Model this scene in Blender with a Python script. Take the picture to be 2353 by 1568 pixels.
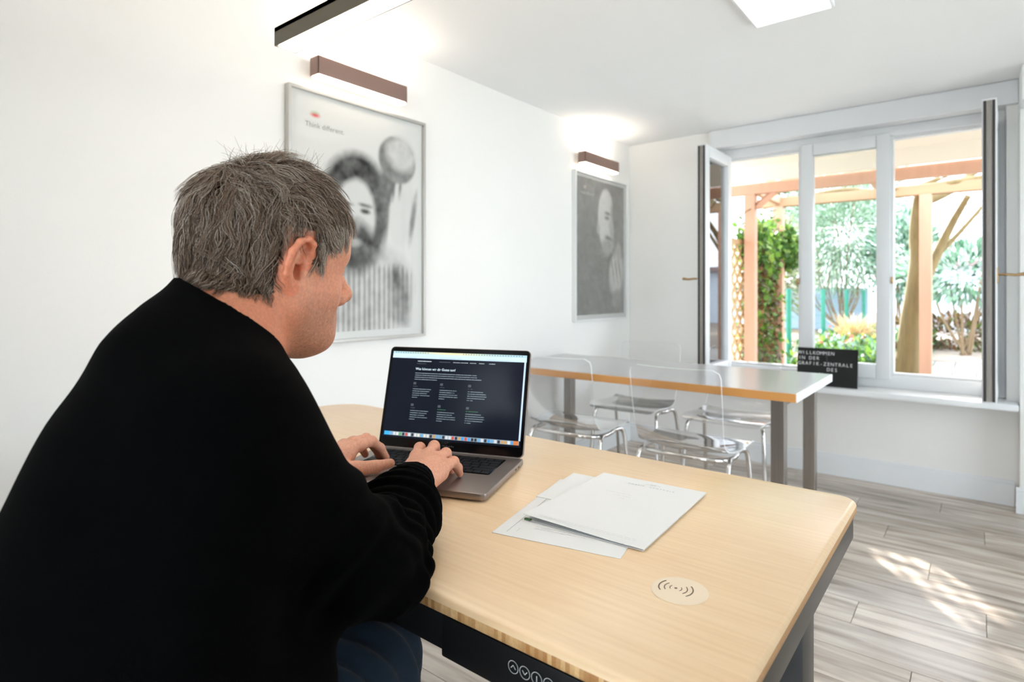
import bpy, bmesh, math, random
import numpy as np
from mathutils import Vector, Matrix

for o in list(bpy.data.objects):
    bpy.data.objects.remove(o, do_unlink=True)
SC = bpy.context.scene
COL = SC.collection
random.seed(7)
RNG = np.random.default_rng(7)

# ------------------------------------------------------------------ camera
FPX = 1352.0                       # focal length in pixels of the 2353 x 1568 frame
CX, HY = 1176.5, 671.0             # principal column, horizon row
CAMZ = 1.15
YAW = math.radians(38.45)
FWD = np.array([-math.sin(YAW), math.cos(YAW)])
RGT = np.array([math.cos(YAW), math.sin(YAW)])
cam_d = bpy.data.cameras.new('camera')
cam = bpy.data.objects.new('camera', cam_d)
COL.objects.link(cam)
cam.location = (0, 0, CAMZ)
cam.rotation_euler = (math.radians(90), 0, YAW)
cam_d.sensor_width = 36.0
cam_d.lens = 36.0 * FPX / 2353.0
cam_d.shift_y = (HY - 784.0) / 2353.0
cam_d.clip_start = 0.02
cam_d.dof.use_dof = True
cam_d.dof.focus_distance = 0.95
cam_d.dof.aperture_fstop = 4.5
SC.camera = cam

# ------------------------------------------------------------------ light and exposure
SC.view_settings.view_transform = 'Standard'
SC.view_settings.look = 'None'
SC.view_settings.gamma = 1.0
SC.view_settings.use_curve_mapping = False
SC.view_settings.exposure = 1.4
WORLD_STRENGTH = 2.55
SUN_STRENGTH = 6.5
WALL_LAMP = 2.6
PENDANT = 3.2
UPLIGHT = 15.0
PANEL = 0.6
w = bpy.data.worlds.new('sky'); SC.world = w
w.use_nodes = True
bg = w.node_tree.nodes['Background']
bg.inputs[0].default_value = (0.83, 0.905, 1.0, 1)
bg.inputs[1].default_value = WORLD_STRENGTH
sd = bpy.data.lights.new('sun', 'SUN')
sd.energy = SUN_STRENGTH
sd.angle = math.radians(0.8)
sd.color = (1.0, 0.97, 0.92)
sun = bpy.data.objects.new('sun', sd)
COL.objects.link(sun)
SUN_DIR = Vector((0.60, -0.80, -0.49)).normalized()
sun.rotation_euler = SUN_DIR.to_track_quat('-Z', 'Y').to_euler()

# ------------------------------------------------------------------ pixel helper: a pixel is only a direction, a plane gives the distance
def at(u, v, x=None, y=None, z=None):
    k = (u - CX) / FPX
    d = np.array([FWD[0] + RGT[0] * k, FWD[1] + RGT[1] * k, (HY - v) / FPX])
    if x is not None: t = x / d[0]
    elif y is not None: t = y / d[1]
    else: t = (z - CAMZ) / d[2]
    return np.array([d[0] * t, d[1] * t, CAMZ + d[2] * t])

# ------------------------------------------------------------------ materials
MATS = {}
def nodes_of(m):
    m.use_nodes = True
    nt = m.node_tree
    return nt, nt.nodes['Principled BSDF']

def pmat(name, col, rough=0.5, metal=0.0, var=0.0, scale=(8, 8, 8), bump=0.0, bscale=60.0, spec=0.5,
         coat=0.0, sheen=0.0, coords='Object', detail=4.0):
    if name in MATS: return MATS[name]
    m = bpy.data.materials.new(name)
    nt, b = nodes_of(m)
    b.inputs['Base Color'].default_value = (*col, 1)
    b.inputs['Roughness'].default_value = rough
    b.inputs['Metallic'].default_value = metal
    b.inputs['Specular IOR Level'].default_value = spec
    b.inputs['Coat Weight'].default_value = coat
    b.inputs['Sheen Weight'].default_value = sheen
    tc = nt.nodes.new('ShaderNodeTexCoord')
    mp = nt.nodes.new('ShaderNodeMapping')
    mp.inputs['Scale'].default_value = scale
    nt.links.new(tc.outputs[coords], mp.inputs['Vector'])
    n = nt.nodes.new('ShaderNodeTexNoise')
    n.inputs['Scale'].default_value = 1.0
    n.inputs['Detail'].default_value = detail
    nt.links.new(mp.outputs[0], n.inputs['Vector'])
    mx = nt.nodes.new('ShaderNodeMix'); mx.data_type = 'RGBA'
    v = max(var, 0.015)
    mx.inputs[6].default_value = (*[c * (1 - v) for c in col], 1)
    mx.inputs[7].default_value = (*[min(c * (1 + v), 1.0) for c in col], 1)
    nt.links.new(n.outputs['Fac'], mx.inputs[0])
    nt.links.new(mx.outputs[2], b.inputs['Base Color'])
    if bump > 0:
        n2 = nt.nodes.new('ShaderNodeTexNoise'); n2.inputs['Scale'].default_value = bscale
        nt.links.new(tc.outputs[coords], n2.inputs['Vector'])
        bp = nt.nodes.new('ShaderNodeBump'); bp.inputs['Strength'].default_value = bump
        bp.inputs['Distance'].default_value = 0.002
        nt.links.new(n2.outputs['Fac'], bp.inputs['Height'])
        nt.links.new(bp.outputs[0], b.inputs['Normal'])
    MATS[name] = m
    return m

def emat(name, col, strength):
    if name in MATS: return MATS[name]
    m = bpy.data.materials.new(name)
    nt, b = nodes_of(m)
    b.inputs['Base Color'].default_value = (0.9, 0.9, 0.9, 1)
    b.inputs['Emission Color'].default_value = (*col, 1)
    b.inputs['Emission Strength'].default_value = strength
    MATS[name] = m
    return m

def glass_mat(name, tint=(0.97, 0.99, 0.985), rough=0.0, solid=0.0, ior=1.45, boost=1.0):
    """clear pane: transparent with fresnel gloss; 'solid' mixes in real refraction for thick clear plastic"""
    if name in MATS: return MATS[name]
    m = bpy.data.materials.new(name)
    m.use_nodes = True
    nt = m.node_tree; nt.nodes.clear()
    out = nt.nodes.new('ShaderNodeOutputMaterial')
    tr = nt.nodes.new('ShaderNodeBsdfTransparent'); tr.inputs[0].default_value = (*tint, 1)
    gl = nt.nodes.new('ShaderNodeBsdfGlossy'); gl.inputs['Roughness'].default_value = max(rough, 0.02)
    fr = nt.nodes.new('ShaderNodeFresnel'); fr.inputs[0].default_value = ior
    mu = nt.nodes.new('ShaderNodeMath'); mu.operation = 'MULTIPLY'; mu.inputs[1].default_value = boost
    mu.use_clamp = True
    nt.links.new(fr.outputs[0], mu.inputs[0])
    mx = nt.nodes.new('ShaderNodeMixShader')
    nt.links.new(mu.outputs[0], mx.inputs[0]); nt.links.new(tr.outputs[0], mx.inputs[1]); nt.links.new(gl.outputs[0], mx.inputs[2])
    last = mx
    if solid > 0:
        g2 = nt.nodes.new('ShaderNodeBsdfGlass'); g2.inputs['IOR'].default_value = ior
        g2.inputs['Roughness'].default_value = 0.0; g2.inputs[0].default_value = (*tint, 1)
        m2 = nt.nodes.new('ShaderNodeMixShader'); m2.inputs[0].default_value = solid
        nt.links.new(mx.outputs[0], m2.inputs[1]); nt.links.new(g2.outputs[0], m2.inputs[2])
        last = m2
    nt.links.new(last.outputs[0], out.inputs[0])
    MATS[name] = m
    return m

def attr_mat(name, attr='col', rough=0.5, emit=0.0, spec=0.5, sss=0.0, noise=0.0, nscale=400.0, bump=0.0, coat=0.0):
    if name in MATS: return MATS[name]
    m = bpy.data.materials.new(name)
    nt, b = nodes_of(m)
    a = nt.nodes.new('ShaderNodeAttribute'); a.attribute_name = attr
    src = a.outputs['Color']
    tc = nt.nodes.new('ShaderNodeTexCoord')
    n = nt.nodes.new('ShaderNodeTexNoise'); n.inputs['Scale'].default_value = nscale
    nt.links.new(tc.outputs['Object'], n.inputs['Vector'])
    if noise > 0:
        hs = nt.nodes.new('ShaderNodeHueSaturation')
        mr = nt.nodes.new('ShaderNodeMapRange')
        mr.inputs[3].default_value = 1 - noise; mr.inputs[4].default_value = 1 + noise
        mr.inputs[1].default_value = 0.3; mr.inputs[2].default_value = 0.7
        nt.links.new(n.outputs['Fac'], mr.inputs[0])
        nt.links.new(mr.outputs[0], hs.inputs['Value'])
        nt.links.new(src, hs.inputs['Color'])
        src = hs.outputs[0]
    nt.links.new(src, b.inputs['Base Color'])
    b.inputs['Roughness'].default_value = rough
    b.inputs['Specular IOR Level'].default_value = spec
    b.inputs['Coat Weight'].default_value = coat
    if emit > 0:
        nt.links.new(src, b.inputs['Emission Color']); b.inputs['Emission Strength'].default_value = emit
    if sss > 0:
        b.inputs['Subsurface Weight'].default_value = sss
        b.inputs['Subsurface Radius'].default_value = (1.0, 0.35, 0.2)
        b.inputs['Subsurface Scale'].default_value = 0.006
    if bump > 0:
        bp = nt.nodes.new('ShaderNodeBump'); bp.inputs['Strength'].default_value = bump; bp.inputs['Distance'].default_value = 0.001
        nt.links.new(n.outputs['Fac'], bp.inputs['Height']); nt.links.new(bp.outputs[0], b.inputs['Normal'])
    MATS[name] = m
    return m

# ------------------------------------------------------------------ mesh helpers
class MB:
    """collects shapes for ONE mesh object"""
    def __init__(self): self.v = []; self.f = []; self.m = []; self.n = 0
    def add(self, v, f, mi=0):
        v = np.asarray(v, float); self.v.append(v)
        for q in f: self.f.append(tuple(int(i) + self.n for i in q)); self.m.append(mi)
        self.n += len(v)
        return self
    def box(self, x0, x1, y0, y1, z0, z1, b=0.0, mi=0, rot=None, org=None):
        if b <= 0:
            v = [(x, y, z) for z in (z0, z1) for y in (y0, y1) for x in (x0, x1)]
            f = [(0, 2, 3, 1), (4, 5, 7, 6), (0, 1, 5, 4), (2, 6, 7, 3), (0, 4, 6, 2), (1, 3, 7, 5)]
            v = np.array(v, float)
        else:
            bm = bmesh.new(); bmesh.ops.create_cube(bm, size=1)
            for q in bm.verts:
                q.co = Vector(((x0 + x1) / 2 + q.co.x * (x1 - x0), (y0 + y1) / 2 + q.co.y * (y1 - y0), (z0 + z1) / 2 + q.co.z * (z1 - z0)))
            bmesh.ops.bevel(bm, geom=bm.edges[:], offset=b, segments=2, affect='EDGES', profile=0.6)
            v = np.array([q.co[:] for q in bm.verts]); bm.verts.index_update()
            f = [[q.index for q in fa.verts] for fa in bm.faces]; bm.free()
        if rot is not None:
            o = np.array(org if org is not None else ((x0 + x1) / 2, (y0 + y1) / 2, (z0 + z1) / 2))
            v = (v - o) @ np.array(rot).T + o
        return self.add(v, f, mi)
    def tube(self, pts, r, n=10, cap=True, mi=0, closed=False):
        P = np.asarray(pts, float); N = len(P)
        rr = np.full(N, r) if np.isscalar(r) else np.asarray(r, float)
        T = np.gradient(P, axis=0)
        if closed: T = np.roll(P, -1, 0) - np.roll(P, 1, 0)
        T /= np.linalg.norm(T, axis=1)[:, None] + 1e-12
        up = np.array([0, 0, 1.0]) if abs(T[0, 2]) < 0.9 else np.array([1.0, 0, 0])
        a = np.cross(T[0], up); a /= np.linalg.norm(a)
        V = []; ang = np.linspace(0, 2 * np.pi, n, endpoint=False)
        for i in range(N):
            a = a - T[i] * np.dot(a, T[i]); a /= np.linalg.norm(a) + 1e-12
            bb = np.cross(T[i], a)
            V.append(P[i] + rr[i] * (np.cos(ang)[:, None] * a + np.sin(ang)[:, None] * bb))
        V = np.concatenate(V); F = []
        M = N if closed else N - 1
        for i in range(M):
            j = (i + 1) % N
            for k in range(n):
                l = (k + 1) % n
                F.append((i * n + k, i * n + l, j * n + l, j * n + k))
        if cap and not closed:
            F.append(tuple(range(n - 1, -1, -1))); F.append(tuple((N - 1) * n + k for k in range(n)))
        return self.add(V, F, mi)
    def prism(self, poly, z0, z1, mi=0, b=0.0):
        """extrude an xy polygon (ccw) from z0 to z1, with an optional small rounded rim"""
        p = np.asarray(poly, float); n = len(p)
        c = p.mean(0)
        rings = [(0, z0), (0, z1)]
        if b > 0:
            rings = [(b, z0), (b * .3, z0 + b * .3), (0, z0 + b), (0, z1 - b), (b * .3, z1 - b * .3), (b, z1)]
        nx = np.roll(p, -1, 0) - np.roll(p, 1, 0)
        nrm = np.stack([nx[:, 1], -nx[:, 0]], 1); nrm /= np.linalg.norm(nrm, axis=1)[:, None] + 1e-9
        V = np.concatenate([np.column_stack([p - nrm * o, np.full(n, z)]) for o, z in rings])
        F = []
        R = len(rings)
        for r in range(R - 1):
            for i in range(n):
                j = (i + 1) % n
                F.append((r * n + i, r * n + j, (r + 1) * n + j, (r + 1) * n + i))
        F.append(tuple(range(n - 1, -1, -1))); F.append(tuple((R - 1) * n + i for i in range(n)))
        return self.add(V, F, mi)
    def sphere(self, c, r, nu=12, nv=8, mi=0):
        r = np.ones(3) * r
        V = [(0, 0, -1)]
        for i in range(1, nv):
            t = -np.pi / 2 + np.pi * i / nv
            for k in range(nu):
                a = 2 * np.pi * k / nu
                V.append((math.cos(t) * math.cos(a), math.cos(t) * math.sin(a), math.sin(t)))
        V.append((0, 0, 1)); V = np.array(V) * r + np.asarray(c)
        F = []
        for k in range(nu):
            F.append((0, 1 + (k + 1) % nu, 1 + k)); F.append((len(V) - 1, 1 + (nv - 2) * nu + k, 1 + (nv - 2) * nu + (k + 1) % nu))
        for i in range(nv - 2):
            for k in range(nu):
                l = (k + 1) % nu
                F.append((1 + i * nu + k, 1 + i * nu + l, 1 + (i + 1) * nu + l, 1 + (i + 1) * nu + k))
        return self.add(V, F, mi)
    def build(self, name, mats, parent=None, smooth=False, loc=None):
        V = np.concatenate(self.v)
        me = bpy.data.meshes.new(name)
        me.from_pydata(V.tolist(), [], self.f)
        if not isinstance(mats, (list, tuple)): mats = [mats]
        for m in mats: me.materials.append(m)
        if len(mats) > 1: me.polygons.foreach_set('material_index', self.m)
        if smooth: me.polygons.foreach_set('use_smooth', [True] * len(me.polygons))
        me.update()
        o = bpy.data.objects.new(name, me); COL.objects.link(o)
        if loc is not None: o.location = loc
        if parent is not None: o.parent = parent
        return o

def empty(name, loc=(0, 0, 0), rz=0.0):
    o = bpy.data.objects.new(name, None); COL.objects.link(o)
    o.location = loc; o.rotation_euler = (0, 0, rz); o.empty_display_size = 0.1
    return o

def tag(o, label=None, cat=None, group=None, kind=None):
    if label: o['label'] = label
    if cat: o['category'] = cat
    if group: o['group'] = group
    if kind: o['kind'] = kind
    return o

def copy_tree(o, parent=None):
    c = o.copy(); COL.objects.link(c)
    if parent is not None: c.parent = parent
    for ch in list(o.children): copy_tree(ch, c)
    return c

def smooth_by_angle(o, deg=35):
    me = o.data
    me.polygons.foreach_set('use_smooth', [True] * len(me.polygons))
    me.set_sharp_from_angle(angle=math.radians(deg))
    return o

def text_mesh(s, size, align='LEFT', spacing=1.0):
    """flat lettering as verts / faces in the xy plane"""
    cu = bpy.data.curves.new('lettering_tmp', 'FONT')
    cu.body = s; cu.size = size; cu.align_x = align; cu.space_character = spacing
    cu.resolution_u = 3
    ob = bpy.data.objects.new('lettering_tmp', cu); COL.objects.link(ob)
    dg = bpy.context.evaluated_depsgraph_get()
    me = bpy.data.meshes.new_from_object(ob.evaluated_get(dg))
    V = np.array([v.co[:] for v in me.vertices]).reshape(-1, 3)
    F = [tuple(p.vertices) for p in me.polygons]
    bpy.data.objects.remove(ob); bpy.data.curves.remove(cu); bpy.data.meshes.remove(me)
    return V, F

def frame_pts(V, o, ex, ey, ez=None):
    """map local xyz to world with given axes"""
    o, ex, ey = np.asarray(o, float), np.asarray(ex, float), np.asarray(ey, float)
    ez = np.cross(ex, ey) if ez is None else np.asarray(ez, float)
    V = np.asarray(V, float)
    return o + V[:, :1] * ex + V[:, 1:2] * ey + V[:, 2:3] * ez

def rrect(x0, x1, y0, y1, r, n=6):
    P = []
    for cx, cy, a0 in ((x1 - r, y0 + r, -90), (x1 - r, y1 - r, 0), (x0 + r, y1 - r, 90), (x0 + r, y0 + r, 180)):
        for i in range(n + 1):
            a = math.radians(a0 + 90 * i / n); P.append((cx + r * math.cos(a), cy + r * math.sin(a)))
    return P

def color_grid(name, rgb, o, ex, ey, mat, parent):
    """flat print: a fine grid whose vertices carry the print's colours. rgb is (rows, cols, 3) linear, row 0 at the bottom"""
    h, wd = rgb.shape[:2]
    gx, gy = np.meshgrid(np.linspace(0, 1, wd), np.linspace(0, 1, h))
    V = np.asarray(o) + gx.reshape(-1, 1) * np.asarray(ex) + gy.reshape(-1, 1) * np.asarray(ey)
    idx = np.arange(h * wd).reshape(h, wd)
    F = np.stack([idx[:-1, :-1], idx[:-1, 1:], idx[1:, 1:], idx[1:, :-1]], -1).reshape(-1, 4)
    me = np_mesh(name, V, F)
    ca = me.color_attributes.new('col', 'FLOAT_COLOR', 'POINT')
    ca.data.foreach_set('color', np.column_stack([rgb.reshape(-1, 3), np.ones(h * wd)]).astype(np.float32).ravel())
    me.materials.append(mat)
    ob = bpy.data.objects.new(name, me); COL.objects.link(ob)
    if parent is not None: ob.parent = parent
    return ob

def np_mesh(name, V, F, smooth=False):
    me = bpy.data.meshes.new(name)
    V = np.asarray(V, np.float32); F = np.asarray(F, np.int32)
    me.vertices.add(len(V)); me.vertices.foreach_set('co', V.ravel())
    k = F.shape[1]
    me.loops.add(F.size); me.loops.foreach_set('vertex_index', F.ravel())
    me.polygons.add(len(F))
    me.polygons.foreach_set('loop_start', np.arange(0, F.size, k, dtype=np.int32))
    try: me.polygons.foreach_set('loop_total', np.full(len(F), k, np.int32))
    except Exception: pass
    if smooth: me.polygons.foreach_set('use_smooth', np.ones(len(F), bool))
    me.update(calc_edges=True)
    return me

def srgb(r, g, b):
    def f(c):
        c /= 255.0
        return c / 12.92 if c <= 0.04045 else ((c + 0.055) / 1.055) ** 2.4
    return (f(r), f(g), f(b))

# ================================================================== THE ROOM
XL, YW, CEIL = -2.13, 4.15, 2.283
XR, YB = 1.25, -1.7
WT = 0.30                                   # thickness of the window wall
m_wall = pmat('white_wall_paint', (0.88, 0.86, 0.83), 0.9, var=0.012, scale=(3, 3, 3), bump=0.15, bscale=180, spec=0.2)
m_ceil = pmat('white_ceiling_paint', (0.92, 0.92, 0.92), 0.95, var=0.01, scale=(2, 2, 2), bump=0.1, bscale=150, spec=0.1)
m_trim = pmat('white_lacquer', (0.83, 0.84, 0.85), 0.4, var=0.01)
m_frame = pmat('white_window_lacquer', (0.78, 0.79, 0.80), 0.35, var=0.015, bump=0.05)

def struct(o): o['kind'] = 'structure'; return o

# floor with single vinyl planks
fl = struct(MB().box(XL, XR, YB, YW + .02, -0.12, -0.012).build('floor', pmat('floor_joint', (0.09, 0.075, 0.06), 0.7)))
m_pl = bpy.data.materials.new('grey_oak_vinyl'); MATS['grey_oak_vinyl'] = m_pl
nt, b = nodes_of(m_pl)
tc = nt.nodes.new('ShaderNodeTexCoord'); oi = nt.nodes.new('ShaderNodeObjectInfo')
vm = nt.nodes.new('ShaderNodeVectorMath'); vm.operation = 'ADD'
sc = nt.nodes.new('ShaderNodeVectorMath'); sc.operation = 'SCALE'; sc.inputs['Scale'].default_value = 37.0
cb = nt.nodes.new('ShaderNodeCombineXYZ')
for i in range(3): nt.links.new(oi.outputs['Random'], cb.inputs[i])
nt.links.new(cb.outputs[0], sc.inputs[0]); nt.links.new(tc.outputs['Object'], vm.inputs[0]); nt.links.new(sc.outputs[0], vm.inputs[1])
mp = nt.nodes.new('ShaderNodeMapping'); mp.inputs['Scale'].default_value = (1.6, 16, 16)
nt.links.new(vm.outputs[0], mp.inputs[0])
n1 = nt.nodes.new('ShaderNodeTexNoise'); n1.inputs['Scale'].default_value = 1.4; n1.inputs['Detail'].default_value = 6; n1.inputs['Distortion'].default_value = 0.6
nt.links.new(mp.outputs[0], n1.inputs[0])
cr = nt.nodes.new('ShaderNodeValToRGB')
cr.color_ramp.elements[0].position = 0.30; cr.color_ramp.elements[0].color = (*srgb(138, 122, 108), 1)
cr.color_ramp.elements[1].position = 0.72; cr.color_ramp.elements[1].color = (*srgb(214, 202, 189), 1)
e = cr.color_ramp.elements.new(0.5); e.color = (*srgb(186, 172, 158), 1)
nt.links.new(n1.outputs['Fac'], cr.inputs[0])
hs = nt.nodes.new('ShaderNodeHueSaturation')
mr = nt.nodes.new('ShaderNodeMapRange'); mr.inputs[3].default_value = 0.84; mr.inputs[4].default_value = 1.22
nt.links.new(oi.outputs['Random'], mr.inputs[0]); nt.links.new(mr.outputs[0], hs.inputs['Value']); nt.links.new(cr.outputs[0], hs.inputs['Color'])
nt.links.new(hs.outputs[0], b.inputs['Base Color'])
b.inputs['Roughness'].default_value = 0.27
b.inputs['Specular IOR Level'].default_value = 0.8
PWD, PLN = 0.182, 1.22
pm = MB().box(0.0008, PLN - .0008, 0.0008, PWD - .0008, -0.012, 0.0, b=0.0012).build('plank', m_pl)
plank_mesh = pm.data; bpy.data.objects.remove(pm)
row = 0; y = YW - PWD
while y > YB - PWD:
    x = XL - (0.0, 0.47, 0.83, 0.29, 0.66)[row % 5]
    while x < XR:
        xa, xb = max(x, XL), min(x + PLN, XR)
        if xb - xa > 0.03 and y > YB - .01:
            if xb - xa > PLN - .001: me_ = plank_mesh
            else:
                t_ = MB().box(xa - x + .0008, xb - x - .0008, 0.0008, PWD - .0008, -0.012, 0, b=0.0012).build('plank', m_pl); me_ = t_.data; bpy.data.objects.remove(t_)
            p = bpy.data.objects.new('plank', me_); COL.objects.link(p); p.location = (x, y, 0); p.parent = fl
        x += PLN
    y -= PWD; row += 1

struct(MB().box(XL - .2, XL, YB, YW + WT, -0.12, CEIL + .1).build('wall_left', m_wall))
# back wall with a wide unseen window, added behind the camera for daylight
BX0, BX1, BZ0, BZ1 = -1.1, 1.1, .12, 2.2
bwm = MB().box(XL, BX0, YB - .2, YB, -.12, CEIL + .1).box(BX1, XR, YB - .2, YB, -.12, CEIL + .1)
bwm.box(BX0, BX1, YB - .2, YB, -.12, BZ0).box(BX0, BX1, YB - .2, YB, BZ1, CEIL + .1)
struct(bwm.build('wall_back', m_wall))
# right wall with a wide unseen glazed front, added beside the camera for daylight
GX0, GX1, GZ1_ = 1.3, 3.75, 2.2
rw = MB().box(XR, XR + .2, YB - .2, GX0, -.12, CEIL + .1).box(XR, XR + .2, GX1, YW + WT, -.12, CEIL + .1)
rw.box(XR, XR + .2, GX0, GX1, GZ1_, CEIL + .1).box(XR, XR + .2, GX0, GX1, -.12, .02)
struct(rw.build('wall_right', m_wall))
struct(MB().box(XL - .2, XR + .2, YB - .2, YW + WT, CEIL + .1, CEIL + .25).box(XL, XR, YB, YW, CEIL, CEIL + .1).build('ceiling', m_ceil))
# window wall with its opening
OX0, OX1, OZ0, OZ1 = -1.47, 0.115, 0.53, 2.19
ww = MB()
ww.box(XL, OX0, YW, YW + WT, -.12, CEIL + .1).box(OX1, XR, YW, YW + WT, -.12, CEIL + .1)
ww.box(OX0, OX1, YW, YW + WT, -.12, OZ0).box(OX0, OX1, YW, YW + WT, OZ1, CEIL + .1)
struct(ww.build('wall_window', m_wall))
# pilaster right of the window, with the shallow beam it carries
struct(MB().box(0.165, XR, YW - .12, YW, 0, 2.10, b=.004).build('wall_pilaster', m_wall))
struct(MB().box(0.165, XR, YW - .30, YW, 2.10, CEIL, b=.01).build('trim_2', m_ceil))
# lintel trim above the window (roller housing)
struct(MB().box(OX0 - .02, OX1 + .05, YW - .035, YW + .10, 2.155, CEIL - .001, b=.006).build('trim_1', m_frame))
def baseboard(name, pts, side):
    mb = MB()
    (x0, y0), (x1, y1) = pts
    if side == 'y':
        mb.box(x0, x1, y0 - .016, y0, 0, .118, b=.002); mb.box(x0, x1, y0 - .011, y0, .118, .136, b=.002)
    else:
        mb.box(x0, x0 + .016, y0, y1, 0, .118, b=.002); mb.box(x0, x0 + .011, y0, y1, .118, .136, b=.002)
    return struct(mb.build(name, m_trim))
baseboard('baseboard_window', ((XL + .016, YW), (0.149, YW)), 'y')
baseboard('baseboard_left', ((XL, YB), (XL, YW)), 'x')
baseboard('baseboard_pilaster', ((0.149, YW - .12), (XR, YW - .12)), 'y')

# ------------------------------------------------------------------ window
m_gasket = pmat('dark_gasket', (0.035, 0.03, 0.027), 0.5, var=.1)
m_edge = pmat('weathered_sash_edge', (0.30, 0.27, 0.24), 0.55, var=.3, scale=(30, 30, 6))
m_brass = pmat('brass', (0.42, 0.27, 0.13), 0.3, metal=1.0, var=.1)
m_pane = glass_mat('window_glass', boost=1.0)
m_pane2 = glass_mat('tilted_window_glass', tint=(0.93, 0.95, 0.95), boost=1.6)
win = struct(empty('window_1', ((OX0 + OX1) / 2, YW + .1, OZ0)))
WO = np.array(win.location)
def wbuild(mb, name, mat, parent=win):
    o = mb.build(name, mat)
    smooth_by_angle(o, 30)
    o.parent = parent
    off = WO if parent is win else WO
    o.data.transform(Matrix.Translation(Vector(-WO)))
    return o
FY0, FY1 = YW + .07, YW + .145            # depth of the fixed frame
FZ0, FZ1 = 0.565, 2.155                     # outer frame height
bars = [(OX0, OX0 + .052, FZ0, FZ1), (OX1 - .052, OX1, FZ0, FZ1), (OX0 + .0525, OX1 - .0525, FZ0, FZ0 + .075), (OX0 + .0525, OX1 - .0525, FZ1 - .06, FZ1)]
fr = MB()
for x0, x1, z0, z1 in bars: fr.box(x0, x1, FY0, FY1, z0, z1, b=.004)
for x0, x1 in ((-.935, -.885), (-.455, -.405)): fr.box(x0, x1, FY0, FY1, FZ0 + .0755, FZ1 - .0605, b=.003)
# rebate steps
fr.box(OX0 + .05, OX1 - .05, FY0 + .03, FY1 + .005, FZ0 + .07, FZ0 + .092, b=.002)
fr.box(OX0 + .05, OX1 - .05, FY0 + .03, FY1 + .005, FZ1 - .078, FZ1 - .055, b=.002)
wbuild(fr, 'frame', m_frame)
cs = MB()                                   # closed middle sash
cx0, cx1, cz0, cz1 = -.918, -.422, FZ0 + .055, FZ1 - .045
for x0, x1, z0, z1 in ((cx0, cx0 + .072, cz0, cz1), (cx1 - .072, cx1, cz0, cz1), (cx0 + .0725, cx1 - .0725, cz0, cz0 + .085), (cx0 + .0725, cx1 - .0725, cz1 - .075, cz1)):
    cs.box(x0, x1, FY0 - .02, FY1 - .02, z0, z1, b=.006)
csash = wbuild(cs, 'sash', m_frame)
pane = wbuild(MB().box(cx0 + .06, cx1 - .06, FY0 + .02, FY0 + .026, cz0 + .07, cz1 - .06), 'pane', m_pane)
pane.parent = csash
ha = MB().box(-.945, -.93, FY0 - .012, FY0, 1.20, 1.24, b=.002)
wbuild(ha, 'latch', m_brass)
ha = MB().box(-.418, -.405, FY0 - .024, FY0 - .012, 1.20, 1.24, b=.002)
wbuild(ha, 'latch', m_brass)
def casement(hinge_x, hinge_y, sgn, ang, name):
    """sash swung into the room about its hinge; sgn=+1: leaf runs to +x when shut"""
    L, z0, z1, t = 0.50, 0.60, 2.10, 0.058
    root = empty(name, (0, 0, 0))
    mb = MB()
    for x0, x1, a0, a1 in ((0, .07, z0, z1), (L - .07, L, z0, z1), (.0705, L - .0705, z0, z0 + .075), (.0705, L - .0705, z1 - .075, z1)):
        mb.box(sgn * x0 if sgn > 0 else -x1, sgn * x1 if sgn > 0 else -x0, 0, t, a0, a1, b=.005)
    o = mb.build(name, m_frame); smooth_by_angle(o, 30)
    bpy.data.objects.remove(root)
    o.location = Vector((hinge_x, hinge_y, 0)) - win.location
    o.rotation_euler = (0, 0, ang)
    o.parent = win
    xa, xb = (0.06, L - .06) if sgn > 0 else (-L + .06, -.06)
    MB().box(xa, xb, t * .5 - .003, t * .5 + .003, z0 + .065, z1 - .065).build('pane', m_pane2, o)
    xe = L if sgn > 0 else -L
    ga = MB()
    for yy in (0.006, 0.040): ga.box(min(xe, xe + sgn * .004), max(xe, xe + sgn * .004), yy, yy + .012, z0 + .01, z1 - .01)
    ga.build('gasket', m_gasket, o)
    MB().box(min(xe, xe + sgn * .0035), max(xe, xe + sgn * .0035), 0.020, 0.038, z0 + .01, z1 - .01).build('locking_rail', m_edge, o)
    hb = MB()                                                # handle on the room side
    hx = xe - sgn * .03
    hb.box(hx - .012, hx + .012, -.006, 0, 1.19, 1.27, b=.002)
    hb.tube([(hx, 0, 1.235), (hx, -.035, 1.235)], .006, 8)
    hb.tube([(hx, -.035, 1.235), (hx - sgn * .002, -.07, 1.232), (hx - sgn * .002, -.10, 1.236)], [.0065, .007, .0085], 10)
    hb.sphere((hx - sgn * .002, -.102, 1.236), .010, 10, 6)
    smooth_by_angle(hb.build('handle', m_brass, o), 40)
    return o
casement(OX0 + .045, FY0 - .005, +1, math.radians(-90), 'casement')
casement(OX1 - .03, FY0 - .005, -1, math.radians(88), 'casement')
# sill board
sb = MB().box(OX0 - .03, 0.16, YW - .16, FY0 + .02, .530, .565, b=.008)
struct(smooth_by_angle(sb.build('trim_3', m_trim), 30))

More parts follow.
